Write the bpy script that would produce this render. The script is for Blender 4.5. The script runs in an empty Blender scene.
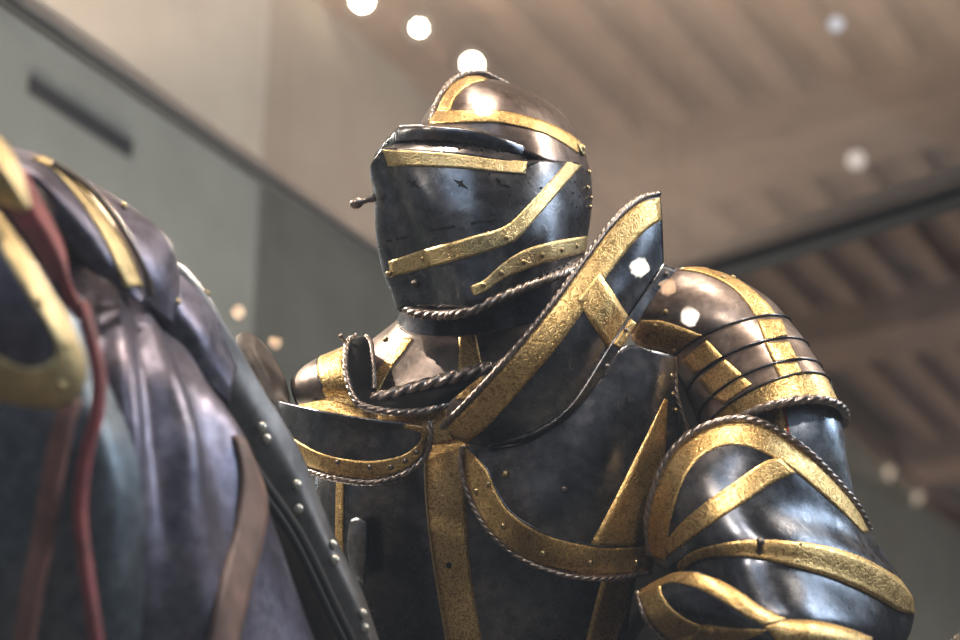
import bpy, bmesh, math, random
from mathutils import Vector, Matrix
from mathutils.bvhtree import BVHTree
random.seed(7)
sc = bpy.context.scene
COL = sc.collection
PI = math.pi
FPX = 1867.0
PITCH = math.radians(24.0)
CAM = Vector((0, 0, 1.6))
CP, SP = math.cos(PITCH), math.sin(PITCH)

# ------------------------------------------------------------------ camera
cd = bpy.data.cameras.new('camera')
cam = bpy.data.objects.new('camera', cd)
COL.objects.link(cam)
cam.location = CAM
cam.rotation_euler = (PI / 2 + PITCH, 0, 0)
cd.sensor_width = 36
cd.lens = FPX / 960 * 36
cd.clip_start = 0.05
cd.dof.use_dof = True
cd.dof.focus_distance = 2.31
cd.dof.aperture_fstop = 2.7
sc.camera = cam


def ray(px, py):
    """direction with unit depth along the optical axis"""
    x = (px - 480) / FPX
    y = (320 - py) / FPX
    return Vector((x, CP - y * SP, SP + y * CP))


def W(px, py, d):
    return CAM + ray(px, py) * d


def P(t):
    """(px, py, dz cm from 2.40 m)"""
    return W(t[0], t[1], 2.4 + t[2] / 100.0)


def on_plane(px, py, p0, n):
    r = ray(px, py)
    t = (p0 - CAM).dot(n) / r.dot(n)
    return CAM + r * t


# ------------------------------------------------------------------ splines
def cr(pts, t):
    n = len(pts)
    if n == 1:
        return pts[0].copy()
    t = max(0.0, min(n - 1 - 1e-9, t))
    i = int(t)
    f = t - i
    p1, p2 = pts[i], pts[i + 1]
    p0 = pts[i - 1] if i > 0 else p1 * 2 - p2
    p3 = pts[i + 2] if i + 2 < n else p2 * 2 - p1
    return 0.5 * ((2 * p1) + (p2 - p0) * f + (2 * p0 - 5 * p1 + 4 * p2 - p3) * f * f
                  + (3 * p1 - p0 - 3 * p2 + p3) * f ** 3)


def resample(pts, n, mode='arc'):
    if mode == 'idx':
        return [cr(pts, (len(pts) - 1) * i / (n - 1)) for i in range(n)]
    fine = [cr(pts, (len(pts) - 1) * i / (12 * len(pts))) for i in range(12 * len(pts) + 1)]
    L = [0.0]
    for a, b in zip(fine, fine[1:]):
        L.append(L[-1] + (b - a).length)
    out, j = [], 0
    for i in range(n):
        s = L[-1] * i / (n - 1)
        while j < len(L) - 2 and L[j + 1] < s:
            j += 1
        f = 0 if L[j + 1] == L[j] else (s - L[j]) / (L[j + 1] - L[j])
        out.append(fine[j].lerp(fine[j + 1], min(1, max(0, f))))
    return out


def V2(pts):
    return [Vector((p[0], p[1], 0)) for p in pts]


# ------------------------------------------------------------------ objects
def link(name, me, mat=None, parent=None):
    o = bpy.data.objects.new(name, me)
    COL.objects.link(o)
    if mat is not None and not me.materials:
        me.materials.append(mat)
    if parent is not None:
        o.parent = parent
        o.matrix_parent_inverse = world_of(parent).inverted()
    return o


def world_of(o):
    m = o.matrix_basis.copy()
    if o.parent:
        return world_of(o.parent) @ o.matrix_parent_inverse @ m
    return m


def tag(o, label=None, cat=None, group=None, kind=None):
    if label: o['label'] = label
    if cat: o['category'] = cat
    if group: o['group'] = group
    if kind: o['kind'] = kind
    return o


def thing(name, loc, label, cat, group=None):
    o = bpy.data.objects.new(name, None)
    COL.objects.link(o)
    o.location = loc
    o.empty_display_size = 0.1
    return tag(o, label, cat, group)


def smooth(me):
    for p in me.polygons:
        p.use_smooth = True


def mesh_from(verts, faces, name='m', sm=True):
    me = bpy.data.meshes.new(name)
    me.from_pydata([tuple(v) for v in verts], [], faces)
    me.validate()
    me.update()
    if sm:
        smooth(me)
    return me


def grid_faces(nu, nv, base=0, closed=False):
    f = []
    for j in range(nv - 1):
        for i in range(nu if closed else nu - 1):
            i2 = (i + 1) % nu
            f.append((base + j * nu + i, base + j * nu + i2, base + (j + 1) * nu + i2, base + (j + 1) * nu + i))
    return f


def face_cam(me, flip_to=None):
    """make patch normals face the camera side"""
    s = 0.0
    for p in me.polygons:
        s += p.normal.dot(CAM - p.center) * p.area
    if s < 0:
        me.flip_normals()
    return me


def solid(o, t, off=-1.0):
    m = o.modifiers.new('thickness', 'SOLIDIFY')
    m.thickness = t
    m.offset = off
    m.use_even_offset = False
    return o


def patch_grid(rows, nu=40, nv=30, mode=None, conv=P):
    R = []
    same = len(set(len(r) for r in rows)) == 1
    md = mode or ('idx' if same else 'arc')
    for r in rows:
        R.append(resample([conv(p) for p in r], nu, md))
    cols = []
    for i in range(nu):
        c = resample([R[j][i] for j in range(len(R))], nv, 'idx')
        cols.append(c)
    return [[cols[i][j] for i in range(nu)] for j in range(nv)]   # [v][u]


def patch(name, rows, mat, parent, nu=40, nv=30, thick=0.003, mode=None, conv=P, ripple=None):
    G = patch_grid(rows, nu, nv, mode, conv)
    if ripple:
        G2 = []
        for j in range(nv):
            row = []
            for i in range(nu):
                a = G[j][min(nu - 1, i + 1)] - G[j][max(0, i - 1)]
                b = G[min(nv - 1, j + 1)][i] - G[max(0, j - 1)][i]
                n = a.cross(b)
                n.normalize()
                if n.dot(CAM - G[j][i]) < 0: n = -n
                row.append(G[j][i] + n * ripple(i / (nu - 1), j / (nv - 1)))
            G2.append(row)
        G = G2
    verts = [p for r in G for p in r]
    me = face_cam(mesh_from(verts, grid_faces(nu, nv), name))
    o = link(name, me, mat, parent)
    if thick:
        solid(o, thick)
    return o


def ring_pts(r, n, conv=P):
    """r = (L(x,y), R(x,y), bow(x,y), cz cm, rd cm [, rear rd cm])"""
    L, R, bow, cz, rd = r[:5]
    rr = r[5] if len(r) > 5 else rd
    mx, my = (L[0] + R[0]) / 2, (L[1] + R[1]) / 2
    C = conv((mx, my, cz))
    U = (conv((R[0], R[1], cz)) - conv((L[0], L[1], cz))) / 2
    Vn = conv((mx + bow[0], my + bow[1], cz - rd)) - C
    out = []
    for i in range(n):
        t = 2 * PI * i / n
        s = math.sin(t)
        v = Vn if s > 0 else Vn * (rr / rd)
        out.append(C + U * math.cos(t) + v * s)
    return out


def tube_rings(name, rings, mat, parent, n=64, nv=30, thick=0.003, cap=False, conv=P):
    RR = [ring_pts(r, n, conv) for r in rings]
    cols = [resample([RR[j][i] for j in range(len(RR))], nv, 'idx') for i in range(n)]
    verts = [cols[i][j] for j in range(nv) for i in range(n)]
    faces = grid_faces(n, nv, 0, True)
    if cap:
        for j in (0, nv - 1):
            c = Vector((0, 0, 0))
            for i in range(n): c += verts[j * n + i]
            verts.append(c / n)
            k = len(verts) - 1
            for i in range(n):
                faces.append((j * n + i, j * n + (i + 1) % n, k))
    me = mesh_from(verts, faces, name)
    bm = bmesh.new(); bm.from_mesh(me)
    bmesh.ops.recalc_face_normals(bm, faces=bm.faces)
    bm.to_mesh(me); bm.free()
    # outward test: nearest side to camera must face the camera
    best = min(me.polygons, key=lambda p: (p.center - CAM).length)
    if best.normal.dot(CAM - best.center) < 0:
        me.flip_normals()
    o = link(name, me, mat, parent)
    if thick:
        solid(o, thick)
    return o


def bvh_of(*objs):
    vs, fs = [], []
    for o in objs:
        b = len(vs)
        M = world_of(o)
        for v in o.data.vertices:
            vs.append(M @ v.co)
        for p in o.data.polygons:
            fs.append([b + k for k in p.vertices])
    return BVHTree.FromPolygons(vs, fs)


def hit(bvh, px, py, last=None):
    r = ray(px, py)
    h = bvh.ray_cast(CAM, r.normalized())
    if h[0] is not None:
        n = h[1]
        if n.dot(CAM - h[0]) < 0: n = -n
        return h[0], n
    d = last if last else 2.4
    h = bvh.find_nearest(CAM + r * d)
    n = h[1]
    if n.dot(CAM - h[0]) < 0: n = -n
    return h[0], n


def depth_of(p):
    q = p - CAM
    return q.y * CP + q.z * SP


def ribbon(name, bvh, A, B, mat, parent, nu=36, nv=7, off=0.0012, thick=0.0022, mirror=None, label=None):
    """a strip lying on a plate, between two edges seen from the front"""
    ea = resample(V2(A), nu)
    eb = resample(V2(B), nu)
    G = []
    d = None
    for j in range(nv):
        f = j / (nv - 1)
        row = []
        for i in range(nu):
            q = ea[i].lerp(eb[i], f)
            p, n = hit(bvh, q.x, q.y, d)
            d = depth_of(p)
            row.append(p + n * off)
        G.append(row)
    verts = [p for r in G for p in r]
    faces = grid_faces(nu, nv)
    me = face_cam(mesh_from(verts, faces, name))
    o = link(name, me, mat, parent)
    solid(o, thick)
    if label: o['label'] = label
    if mirror:
        me2 = me.copy()
        for v in me2.vertices:
            v.co = mirror(v.co)
        me2.flip_normals()
        o2 = link(name, me2, mat, parent)
        solid(o2, thick)
        if label: o2['label'] = label
    return o


def rope_mesh(pts, r, pitch=0.03, lobes=3, seg=24, closed=False, step=None, depth=0.42):
    step = step or pitch / (30 if lobes else 10)
    fine = []
    n = len(pts)
    L = sum((a - b).length for a, b in zip(pts, pts[1:]))
    m = max(12, int(L / step))
    C = resample(pts, m)
    # parallel transport frames
    T = [(C[min(m - 1, i + 1)] - C[max(0, i - 1)]).normalized() for i in range(m)]
    ref = Vector((0, 0, 1)) if abs(T[0].z) < 0.9 else Vector((1, 0, 0))
    N = (ref - T[0] * ref.dot(T[0])).normalized()
    verts = []
    s = 0
    for i in range(m):
        if i:
            s += (C[i] - C[i - 1]).length
        N = (N - T[i] * N.dot(T[i])).normalized()
        Bn = T[i].cross(N)
        for k in range(seg):
            a = 2 * PI * k / seg
            ph = lobes * a + 2 * PI * s / (pitch / max(1, lobes))
            g = abs(math.cos(ph / 2))
            rr = r * (1.06 - depth + depth * g ** 0.7) if lobes else r
            verts.append(C[i] + (N * math.cos(a) + Bn * math.sin(a)) * rr)
    faces = grid_faces(seg, m, 0, True)
    faces.append(tuple(range(seg - 1, -1, -1)))
    faces.append(tuple((m - 1) * seg + k for k in range(seg)))
    return mesh_from(verts, faces, 'rope')


def rope(name, pts, r, mat, parent, pitch=0.03, conv=P, lobes=3, label=None, depth=0.42):
    o = link(name, rope_mesh([conv(p) for p in pts] if conv else pts, r, pitch, lobes, depth=depth), mat, parent)
    if label: o['label'] = label
    return o


def cord(name, pts, r, mat, parent, conv=P):
    return rope(name, pts, r, mat, parent, 0.02, conv, lobes=0)


def dome_mesh(r, h, seg=14, rings=5):
    verts, faces = [], []
    for j in range(rings):
        a = (PI / 2) * j / rings
        for k in range(seg):
            t = 2 * PI * k / seg
            verts.append((r * math.cos(a) * math.cos(t), r * math.cos(a) * math.sin(t), h * math.sin(a)))
    verts.append((0, 0, h))
    faces = grid_faces(seg, rings, 0, True)
    k = len(verts) - 1
    for i in range(seg):
        faces.append(((rings - 1) * seg + i, (rings - 1) * seg + (i + 1) % seg, k))
    faces.append(tuple(range(seg - 1, -1, -1)))
    return mesh_from(verts, faces, 'rivet')


def orient(o, p, n):
    q = n.to_track_quat('Z', 'Y')
    M = Matrix.Translation(p) @ q.to_matrix().to_4x4()
    if o.parent:
        o.matrix_parent_inverse = world_of(o.parent).inverted()
    o.matrix_basis = M


def rivets(bvh, pts, me, mat, parent, name='rivet'):
    for p in pts:
        loc, n = hit(bvh, p[0], p[1])
        o = link(name, me, mat, parent)
        orient(o, loc + n * 0.0010, n)


def lathe_mesh(prof, seg=24):
    verts = []
    for r, z in prof:
        for k in range(seg):
            t = 2 * PI * k / seg
            verts.append((r * math.cos(t), r * math.sin(t), z))
    faces = grid_faces(seg, len(prof), 0, True)
    faces.append(tuple(range(seg - 1, -1, -1)))
    faces.append(tuple((len(prof) - 1) * seg + k for k in range(seg)))
    return mesh_from(verts, faces, 'turned')


def box_mesh(x0, x1, y0, y1, z0, z1, M=None, bevel=0):
    bm = bmesh.new()
    vs = [bm.verts.new((x, y, z)) for z in (z0, z1) for y in (y0, y1) for x in (x0, x1)]
    for f in ((0, 2, 3, 1), (4, 5, 7, 6), (0, 1, 5, 4), (2, 6, 7, 3), (0, 4, 6, 2), (1, 3, 7, 5)):
        bm.faces.new([vs[i] for i in f])
    if bevel:
        bmesh.ops.bevel(bm, geom=list(bm.edges), offset=bevel, segments=2, affect='EDGES')
    if M:
        bm.transform(M)
    me = bpy.data.meshes.new('box')
    bm.to_mesh(me); bm.free()
    return me


def join_meshes(ms):
    bm = bmesh.new()
    for m in ms:
        bm.from_mesh(m)
    me = bpy.data.meshes.new('joined')
    bm.to_mesh(me); bm.free()
    return me


# ------------------------------------------------------------------ materials
def nodes(name):
    m = bpy.data.materials.new(name)
    m.use_nodes = True
    nt = m.node_tree
    return m, nt, nt.nodes['Principled BSDF'], nt.nodes, nt.links


def noise(nt, scale, detail=4, rough=0.55, coord='Object', dist=0.0):
    tc = nt.nodes.new('ShaderNodeTexCoord')
    n = nt.nodes.new('ShaderNodeTexNoise')
    n.inputs['Scale'].default_value = scale
    n.inputs['Detail'].default_value = detail
    n.inputs['Roughness'].default_value = rough
    n.inputs['Distortion'].default_value = dist
    nt.links.new(tc.outputs[coord], n.inputs['Vector'])
    return n


def ramp(nt, src, stops):
    r = nt.nodes.new('ShaderNodeValToRGB')
    e = r.color_ramp.elements
    e[0].position, e[0].color = stops[0][0], (*stops[0][1], 1)
    e[1].position, e[1].color = stops[-1][0], (*stops[-1][1], 1)
    for p, c in stops[1:-1]:
        x = e.new(p); x.color = (*c, 1)
    nt.links.new(src, r.inputs['Fac'])
    return r


def bump(nt, src, bsdf, strength=0.3, dist=0.001):
    b = nt.nodes.new('ShaderNodeBump')
    b.inputs['Strength'].default_value = strength
    b.inputs['Distance'].default_value = dist
    nt.links.new(src, b.inputs['Height'])
    nt.links.new(b.outputs['Normal'], bsdf.inputs['Normal'])
    return b


def steel(name, dark, light, rough=(0.22, 0.42), scratch=0.25, wear=(0.25, 0.2, 0.17)):
    m, nt, bs, N, L = nodes(name)
    bs.inputs['Metallic'].default_value = 0.92
    n1 = noise(nt, 9, 7, 0.62)
    c = ramp(nt, n1.outputs['Fac'], [(0.30, dark), (0.53, light), (0.72, wear)])
    n2 = noise(nt, 70, 5, 0.6)
    mx = N.new('ShaderNodeMixRGB'); mx.blend_type = 'MULTIPLY'; mx.inputs['Fac'].default_value = 0.7
    sp = ramp(nt, n2.outputs['Fac'], [(0.32, (0.42, 0.42, 0.42)), (0.62, (1.2, 1.16, 1.13))])
    L.new(c.outputs['Color'], mx.inputs['Color1']); L.new(sp.outputs['Color'], mx.inputs['Color2'])
    n4 = noise(nt, 24, 2, 0.5, dist=1.6)
    hair = ramp(nt, n4.outputs['Fac'], [(0.488, (0, 0, 0)), (0.5, (1, 1, 1)), (0.512, (0, 0, 0))])
    n5 = noise(nt, 13, 3)
    gate = ramp(nt, n5.outputs['Fac'], [(0.5, (0, 0, 0)), (0.68, (0.5, 0.5, 0.5))])
    hm = N.new('ShaderNodeMath'); hm.operation = 'MULTIPLY'
    L.new(hair.outputs['Color'], hm.inputs[0]); L.new(gate.outputs['Color'], hm.inputs[1])
    sc2 = N.new('ShaderNodeMixRGB'); sc2.inputs['Color2'].default_value = (0.42, 0.39, 0.36, 1)
    L.new(hm.outputs[0], sc2.inputs['Fac']); L.new(mx.outputs['Color'], sc2.inputs['Color1'])
    L.new(sc2.outputs['Color'], bs.inputs['Base Color'])
    n3 = noise(nt, 26, 6, 0.65)
    mr = N.new('ShaderNodeMapRange')
    mr.inputs['From Min'].default_value = 0.3; mr.inputs['From Max'].default_value = 0.7
    mr.inputs['To Min'].default_value = rough[0]; mr.inputs['To Max'].default_value = rough[1]
    L.new(n3.outputs['Fac'], mr.inputs['Value']); L.new(mr.outputs['Result'], bs.inputs['Roughness'])
    bump(nt, n2.outputs['Fac'], bs, scratch, 0.0006)
    return m


def gold(name, hi, lo, rough=0.34, scale=95):
    m, nt, bs, N, L = nodes(name)
    bs.inputs['Metallic'].default_value = 0.95
    bs.inputs['Roughness'].default_value = rough
    tc = N.new('ShaderNodeTexCoord')
    nz = N.new('ShaderNodeTexNoise'); nz.inputs['Scale'].default_value = 45; nz.inputs['Detail'].default_value = 2
    L.new(tc.outputs['Object'], nz.inputs['Vector'])
    add = N.new('ShaderNodeMixRGB'); add.blend_type = 'LINEAR_LIGHT'; add.inputs['Fac'].default_value = 0.022
    L.new(tc.outputs['Object'], add.inputs['Color1']); L.new(nz.outputs['Color'], add.inputs['Color2'])
    v = N.new('ShaderNodeTexVoronoi'); v.feature = 'F1'; v.inputs['Scale'].default_value = scale
    L.new(add.outputs['Color'], v.inputs['Vector'])
    mul = N.new('ShaderNodeMath'); mul.operation = 'MULTIPLY'; mul.inputs[1].default_value = 15.0
    L.new(v.outputs['Distance'], mul.inputs[0])
    sn = N.new('ShaderNodeMath'); sn.operation = 'SINE'
    L.new(mul.outputs[0], sn.inputs[0])
    mr = N.new('ShaderNodeMapRange')
    mr.inputs['From Min'].default_value = -0.9; mr.inputs['From Max'].default_value = 0.4
    L.new(sn.outputs[0], mr.inputs['Value'])
    n2 = noise(nt, 14, 4)
    mix = N.new('ShaderNodeMixRGB'); mix.blend_type = 'MIX'
    mix.inputs['Color1'].default_value = (*lo, 1); mix.inputs['Color2'].default_value = (*hi, 1)
    L.new(mr.outputs['Result'], mix.inputs['Fac'])
    tint = ramp(nt, n2.outputs['Fac'], [(0.3, (0.62, 0.58, 0.5)), (0.62, (1, 1, 1))])
    mm = N.new('ShaderNodeMixRGB'); mm.blend_type = 'MULTIPLY'; mm.inputs['Fac'].default_value = 0.8
    L.new(mix.outputs['Color'], mm.inputs['Color1']); L.new(tint.outputs['Color'], mm.inputs['Color2'])
    L.new(mm.outputs['Color'], bs.inputs['Base Color'])
    bump(nt, mr.outputs['Result'], bs, 0.4, 0.0007)
    return m


def plain(name, col, rough=0.6, metal=0.0, var=0.25, scale=20, bmp=0.15):
    m, nt, bs, N, L = nodes(name)
    n = noise(nt, scale, 5)
    a = tuple(x * (1 - var) for x in col); b = tuple(min(1, x * (1 + var)) for x in col)
    r = ramp(nt, n.outputs['Fac'], [(0.3, a), (0.7, b)])
    L.new(r.outputs['Color'], bs.inputs['Base Color'])
    bs.inputs['Roughness'].default_value = rough
    bs.inputs['Metallic'].default_value = metal
    if bmp: bump(nt, n.outputs['Fac'], bs, bmp, 0.002)
    return m


def emitter(name, col, s):
    m = bpy.data.materials.new(name)
    m.use_nodes = True
    nt = m.node_tree
    nt.nodes.clear()
    e = nt.nodes.new('ShaderNodeEmission'); o = nt.nodes.new('ShaderNodeOutputMaterial')
    e.inputs['Color'].default_value = (*col, 1); e.inputs['Strength'].default_value = s
    nt.links.new(e.outputs[0], o.inputs['Surface'])
    return m


def pane_mat(name, refl, glare, glare_col):
    m = bpy.data.materials.new(name)
    m.use_nodes = True
    nt = m.node_tree
    nt.nodes.clear()
    N, L = nt.nodes, nt.links
    out = N.new('ShaderNodeOutputMaterial')
    tr = N.new('ShaderNodeBsdfTransparent')
    gl = N.new('ShaderNodeBsdfGlossy'); gl.inputs['Roughness'].default_value = 0.0
    gl.inputs['Color'].default_value = (1, 1, 1, 1)
    mx = N.new('ShaderNodeMixShader'); mx.inputs[0].default_value = refl
    L.new(tr.outputs[0], mx.inputs[1]); L.new(gl.outputs[0], mx.inputs[2])
    last = mx
    if glare:
        tl = N.new('ShaderNodeBsdfTranslucent'); tl.inputs['Color'].default_value = (*glare_col, 1)
        df = N.new('ShaderNodeBsdfDiffuse'); df.inputs['Color'].default_value = (*glare_col, 1)
        m1 = N.new('ShaderNodeMixShader'); m1.inputs[0].default_value = 0.35
        L.new(tl.outputs[0], m1.inputs[1]); L.new(df.outputs[0], m1.inputs[2])
        m2 = N.new('ShaderNodeMixShader')
        n = noise(nt, 1.3, 4)
        mr = N.new('ShaderNodeMapRange')
        mr.inputs['From Min'].default_value = 0.3; mr.inputs['From Max'].default_value = 0.7
        mr.inputs['To Min'].default_value = glare * 0.75; mr.inputs['To Max'].default_value = glare * 1.2
        L.new(n.outputs['Fac'], mr.inputs['Value']); L.new(mr.outputs['Result'], m2.inputs[0])
        L.new(last.outputs[0], m2.inputs[1]); L.new(m1.outputs[0], m2.inputs[2])
        last = m2
    L.new(last.outputs[0], out.inputs['Surface'])
    return m


STEEL = steel('blued_steel', (0.050, 0.056, 0.070), (0.115, 0.120, 0.138), (0.20, 0.38), wear=(0.22, 0.195, 0.18))
BROWN = steel('russet_steel', (0.13, 0.102, 0.09), (0.23, 0.185, 0.165), (0.28, 0.46), wear=(0.36, 0.29, 0.25))
HELM = steel('helmet_russet_steel', (0.09, 0.070, 0.066), (0.17, 0.138, 0.128), (0.24, 0.42), wear=(0.32, 0.26, 0.23))
BRIGHT = steel('bright_blue_steel', (0.22, 0.27, 0.35), (0.36, 0.42, 0.51), (0.2, 0.38), wear=(0.48, 0.47, 0.46))
HSTEEL = steel('horse_steel', (0.078, 0.070, 0.098), (0.145, 0.138, 0.185), (0.36, 0.52), wear=(0.24, 0.19, 0.22))
TEAL = steel('grey_blue_steel', (0.075, 0.092, 0.112), (0.135, 0.16, 0.185), (0.40, 0.55), wear=(0.14, 0.15, 0.16))
DULL = plain('dull_brown_steel', (0.055, 0.042, 0.036), 0.55, 0.5, 0.4, 30, 0.1)
GREY = plain('worn_grey_steel', (0.15, 0.142, 0.142), 0.46, 0.62, 0.45, 22, 0.2)
ROPE = steel('rope_steel', (0.17, 0.14, 0.13), (0.30, 0.25, 0.225), (0.26, 0.40), 0.15, wear=(0.5, 0.44, 0.4))
GOLD = gold('engraved_gold', (0.82, 0.57, 0.25), (0.45, 0.28, 0.10), 0.40, 120)
PALEGOLD = gold('pale_gold', (0.70, 0.55, 0.29), (0.46, 0.34, 0.16), 0.42, 120)
HGOLD = gold('horse_gold', (0.72, 0.57, 0.31), (0.52, 0.40, 0.21), 0.5, 70)
HOLLOW_SHADE = plain('painted_recess_shade', (0.012, 0.011, 0.011), 0.9, 0.0, 0.3, 40, 0.1)  # shade of the neck guard recess, painted as near-black
HOLLOW_SHADE.node_tree.nodes['Principled BSDF'].inputs['Specular IOR Level'].default_value = 0.1
PALESTEEL = plain('pale_rivet', (0.62, 0.60, 0.54), 0.35, 0.7, 0.2, 60, 0)
BRASS = plain('brass_rivet', (0.55, 0.42, 0.22), 0.3, 1.0, 0.2, 60, 0)
BLACK = plain('painted_black', (0.006, 0.006, 0.007), 0.9, 0, 0.2, 20, 0)  # flat black painted for the shade inside holes; also the visor seam
DARKCLOTH = plain('dark_padding', (0.02, 0.018, 0.017), 0.9, 0, 0.3, 60)
RED = plain('red_leather', (0.22, 0.04, 0.042), 0.6, 0, 0.45, 30)
REDLINE = plain('red_lining', (0.30, 0.05, 0.035), 0.7)
TAN = plain('tan_leather', (0.17, 0.098, 0.078), 0.6, 0, 0.4, 30)
REDTAN = plain('red_brown_leather', (0.21, 0.088, 0.072), 0.6, 0, 0.4, 30)
CORD = plain('black_leather', (0.012, 0.012, 0.013), 0.8, 0, 0.3, 50)
HIDE = plain('horse_hide', (0.03, 0.024, 0.02), 0.8, 0, 0.3, 40)

RIV = dome_mesh(0.0036, 0.0030); RIV.materials.append(BRASS)
RIVBIG = dome_mesh(0.0044, 0.0038); RIVBIG.materials.append(BRASS)
RIVSTEEL = dome_mesh(0.0036, 0.0030); RIVSTEEL.materials.append(ROPE)

# ================================================================== THE RIDER'S ARMOUR
suit = thing('suit_of_armour', W(480, 760, 2.45),
             'blued and gilt plate armour with closed visor helmet, mounted behind the dark armoured horse neck',
             'suit of armour')

# ---------------------------------------------------------------- helmet
TH = math.radians(48)
HF = Vector((-math.sin(TH), -math.cos(TH), 0))
HS = Vector((math.cos(TH), -math.sin(TH), 0))
HC = W(500, 170, 2.42)


def H(t):
    return on_plane(t[0], t[1], HC + HS * (t[2] / 100.0), HS)


def mir(p):
    return p - HS * (2 * (p - HC).dot(HS))


def raise_far(p, w):
    b = -(p - HC).dot(HS)
    return p + Vector((0, 0, w * min(0.048, 0.75 * max(0.0, b))))


def helm_shell(name, rows, parent, mat, nu=36, nv=26, merge=True, thick=0.0025, close_back=True, lift=None):
    RR = []
    for r in rows:
        pts = [H(p) for p in r]
        if close_back:
            q = pts[-1]
            b = (q - HC).dot(HS)
            back = q - HS * b - HF * (0.35 * b)
            mid = q - HS * (b * 0.5) - HF * (0.26 * b)
            pts += [mid, back]
        RR.append(resample(pts, nu, 'arc'))
    cols = [resample([RR[j][i] for j in range(len(RR))], nv, 'idx') for i in range(nu)]
    near = [cols[i][j] for j in range(nv) for i in range(nu)]
    far = [mir(p) for p in near]
    if lift:
        far = [raise_far(p, lift(k // nu / (nv - 1))) for k, p in enumerate(far)]
    verts = near + far
    faces = grid_faces(nu, nv) + [tuple(reversed(f)) for f in grid_faces(nu, nv, len(near))]
    me = mesh_from(verts, faces, name)
    bm = bmesh.new(); bm.from_mesh(me)
    if merge:
        bmesh.ops.remove_doubles(bm, verts=bm.verts, dist=0.0004)
    bm.to_mesh(me); bm.free()
    s = 0
    for p in me.polygons:
        s += p.normal.dot(p.center - (HC - Vector((0, 0, 0.02))))
    if s < 0:
        me.flip_normals()
    smooth(me)
    o = link(name, me, mat, parent)
    solid(o, thick)
    return o


skull_rows = [
    [(412, 140, 0), (440, 138, 4), (480, 140, 7), (512, 148, 9.2), (548, 161, 10.5), (577, 166, 8.42), (591, 176, 5.42)],
    [(421, 130, 0), (448, 127, 4.2), (480, 128, 7.0), (510, 133, 9.0), (546, 145, 10.1), (575, 153, 8.0), (588, 163, 5.3)],
    [(431, 118, 0), (455, 114, 4.2), (480, 114, 6.8), (508, 117, 8.6), (543, 127, 9.4), (572, 138, 7.2), (582, 146, 5)],
    [(441, 96, 0), (462, 93, 3.5), (485, 93, 5.8), (512, 96, 7.4), (540, 105, 7.4), (560, 114, 5.5), (567, 119, 3.5)],
    [(455, 82, 0), (470, 80, 2.4), (487, 82, 4), (506, 86, 5), (525, 91, 4.6), (538, 96, 3.2), (545, 99, 2)],
    [(474, 76, 0), (480, 77, 1.0), (487, 79, 1.6), (497, 80, 1.9), (506, 82.5, 1.7), (513, 85, 1.1), (517, 86, .5)],
    [(489, 79.5, 0), (490, 79.7, .1), (491, 80, .15), (492, 80.2, .2), (493, 80.6, .15), (494, 81, .1), (495, 81, .05)],
]
helmet = helm_shell('helmet', skull_rows, suit, HELM)
visor_rows = [
    [(381, 149, 0), (401, 150, 3), (450, 154, 7), (500, 160, 9.6), (545, 160, 10.6), (577, 164, 8.5), (591, 174, 5.5)],
    [(388, 168, 0), (408, 169, 3.2), (455, 172, 7.3), (502, 178, 9.9), (548, 179, 10.8), (579, 180, 8.5), (592, 187, 5.5)],
    [(400, 203, 0), (424, 202, 4.4), (463, 206, 7.9), (506, 208, 10.1), (550, 205, 10.8), (580, 203, 8.5), (592, 205, 5.5)],
    [(414, 240, 0), (440, 236, 5), (470, 236, 8), (510, 236, 10), (550, 230, 10.5), (578, 224, 8.3), (590, 222, 5.5)],
    [(426, 272, 0), (457, 270, 6.0), (487, 268, 8.2), (520, 262, 9.5), (553, 253, 9.8), (577, 246, 7.8), (587, 243, 5.5)],
    [(433, 300, 0), (467, 302, 6.4), (494, 296, 7.8), (522, 286, 8.6), (553, 273, 8.8), (575, 263, 7), (584, 258, 5)],
    [(438, 310, 0), (470, 309, 5.8), (494, 300, 7.2), (522, 289, 8.2), (553, 277, 8.4), (575, 267, 6.8), (584, 262, 5)],
]
visor = helm_shell('visor', visor_rows, helmet, STEEL, nu=48, nv=40, merge=True, lift=lambda v: max(0.0, min(1.0, (v - 0.45) / 0.5)) ** 1.3)
visor['label'] = 'dark blued pointed visor and chin'
brow_rows = [
    [(404, 125, 0), (430, 125, 4.2), (470, 128, 7.4), (502, 136, 8.9), (524, 145, 9.4)],
    [(397, 128, 0), (425, 127, 4.9), (468, 130, 8.3), (501, 138, 9.8), (525, 147, 9.8)],
    [(396, 141, 0), (425, 139, 4.5), (467, 141.5, 7.9), (500, 149, 9.45), (526, 155, 9.7)],
    [(397.5, 143, 0), (426, 141.5, 4.3), (467, 144, 7.6), (500, 151, 9.3), (526, 156.5, 9.6)],
    [(381.5, 148.5, 0), (401.5, 149.5, 3), (450, 153.5, 7), (500, 159.5, 9.6), (527, 160, 10.3)],
]
brow = helm_shell('brow_plate', brow_rows, helmet, STEEL, nu=40, nv=24, merge=False, close_back=False, thick=0.004)

bv_h = bvh_of(visor)
bv_s = bvh_of(helmet)
bv_b = bvh_of(brow)
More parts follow.
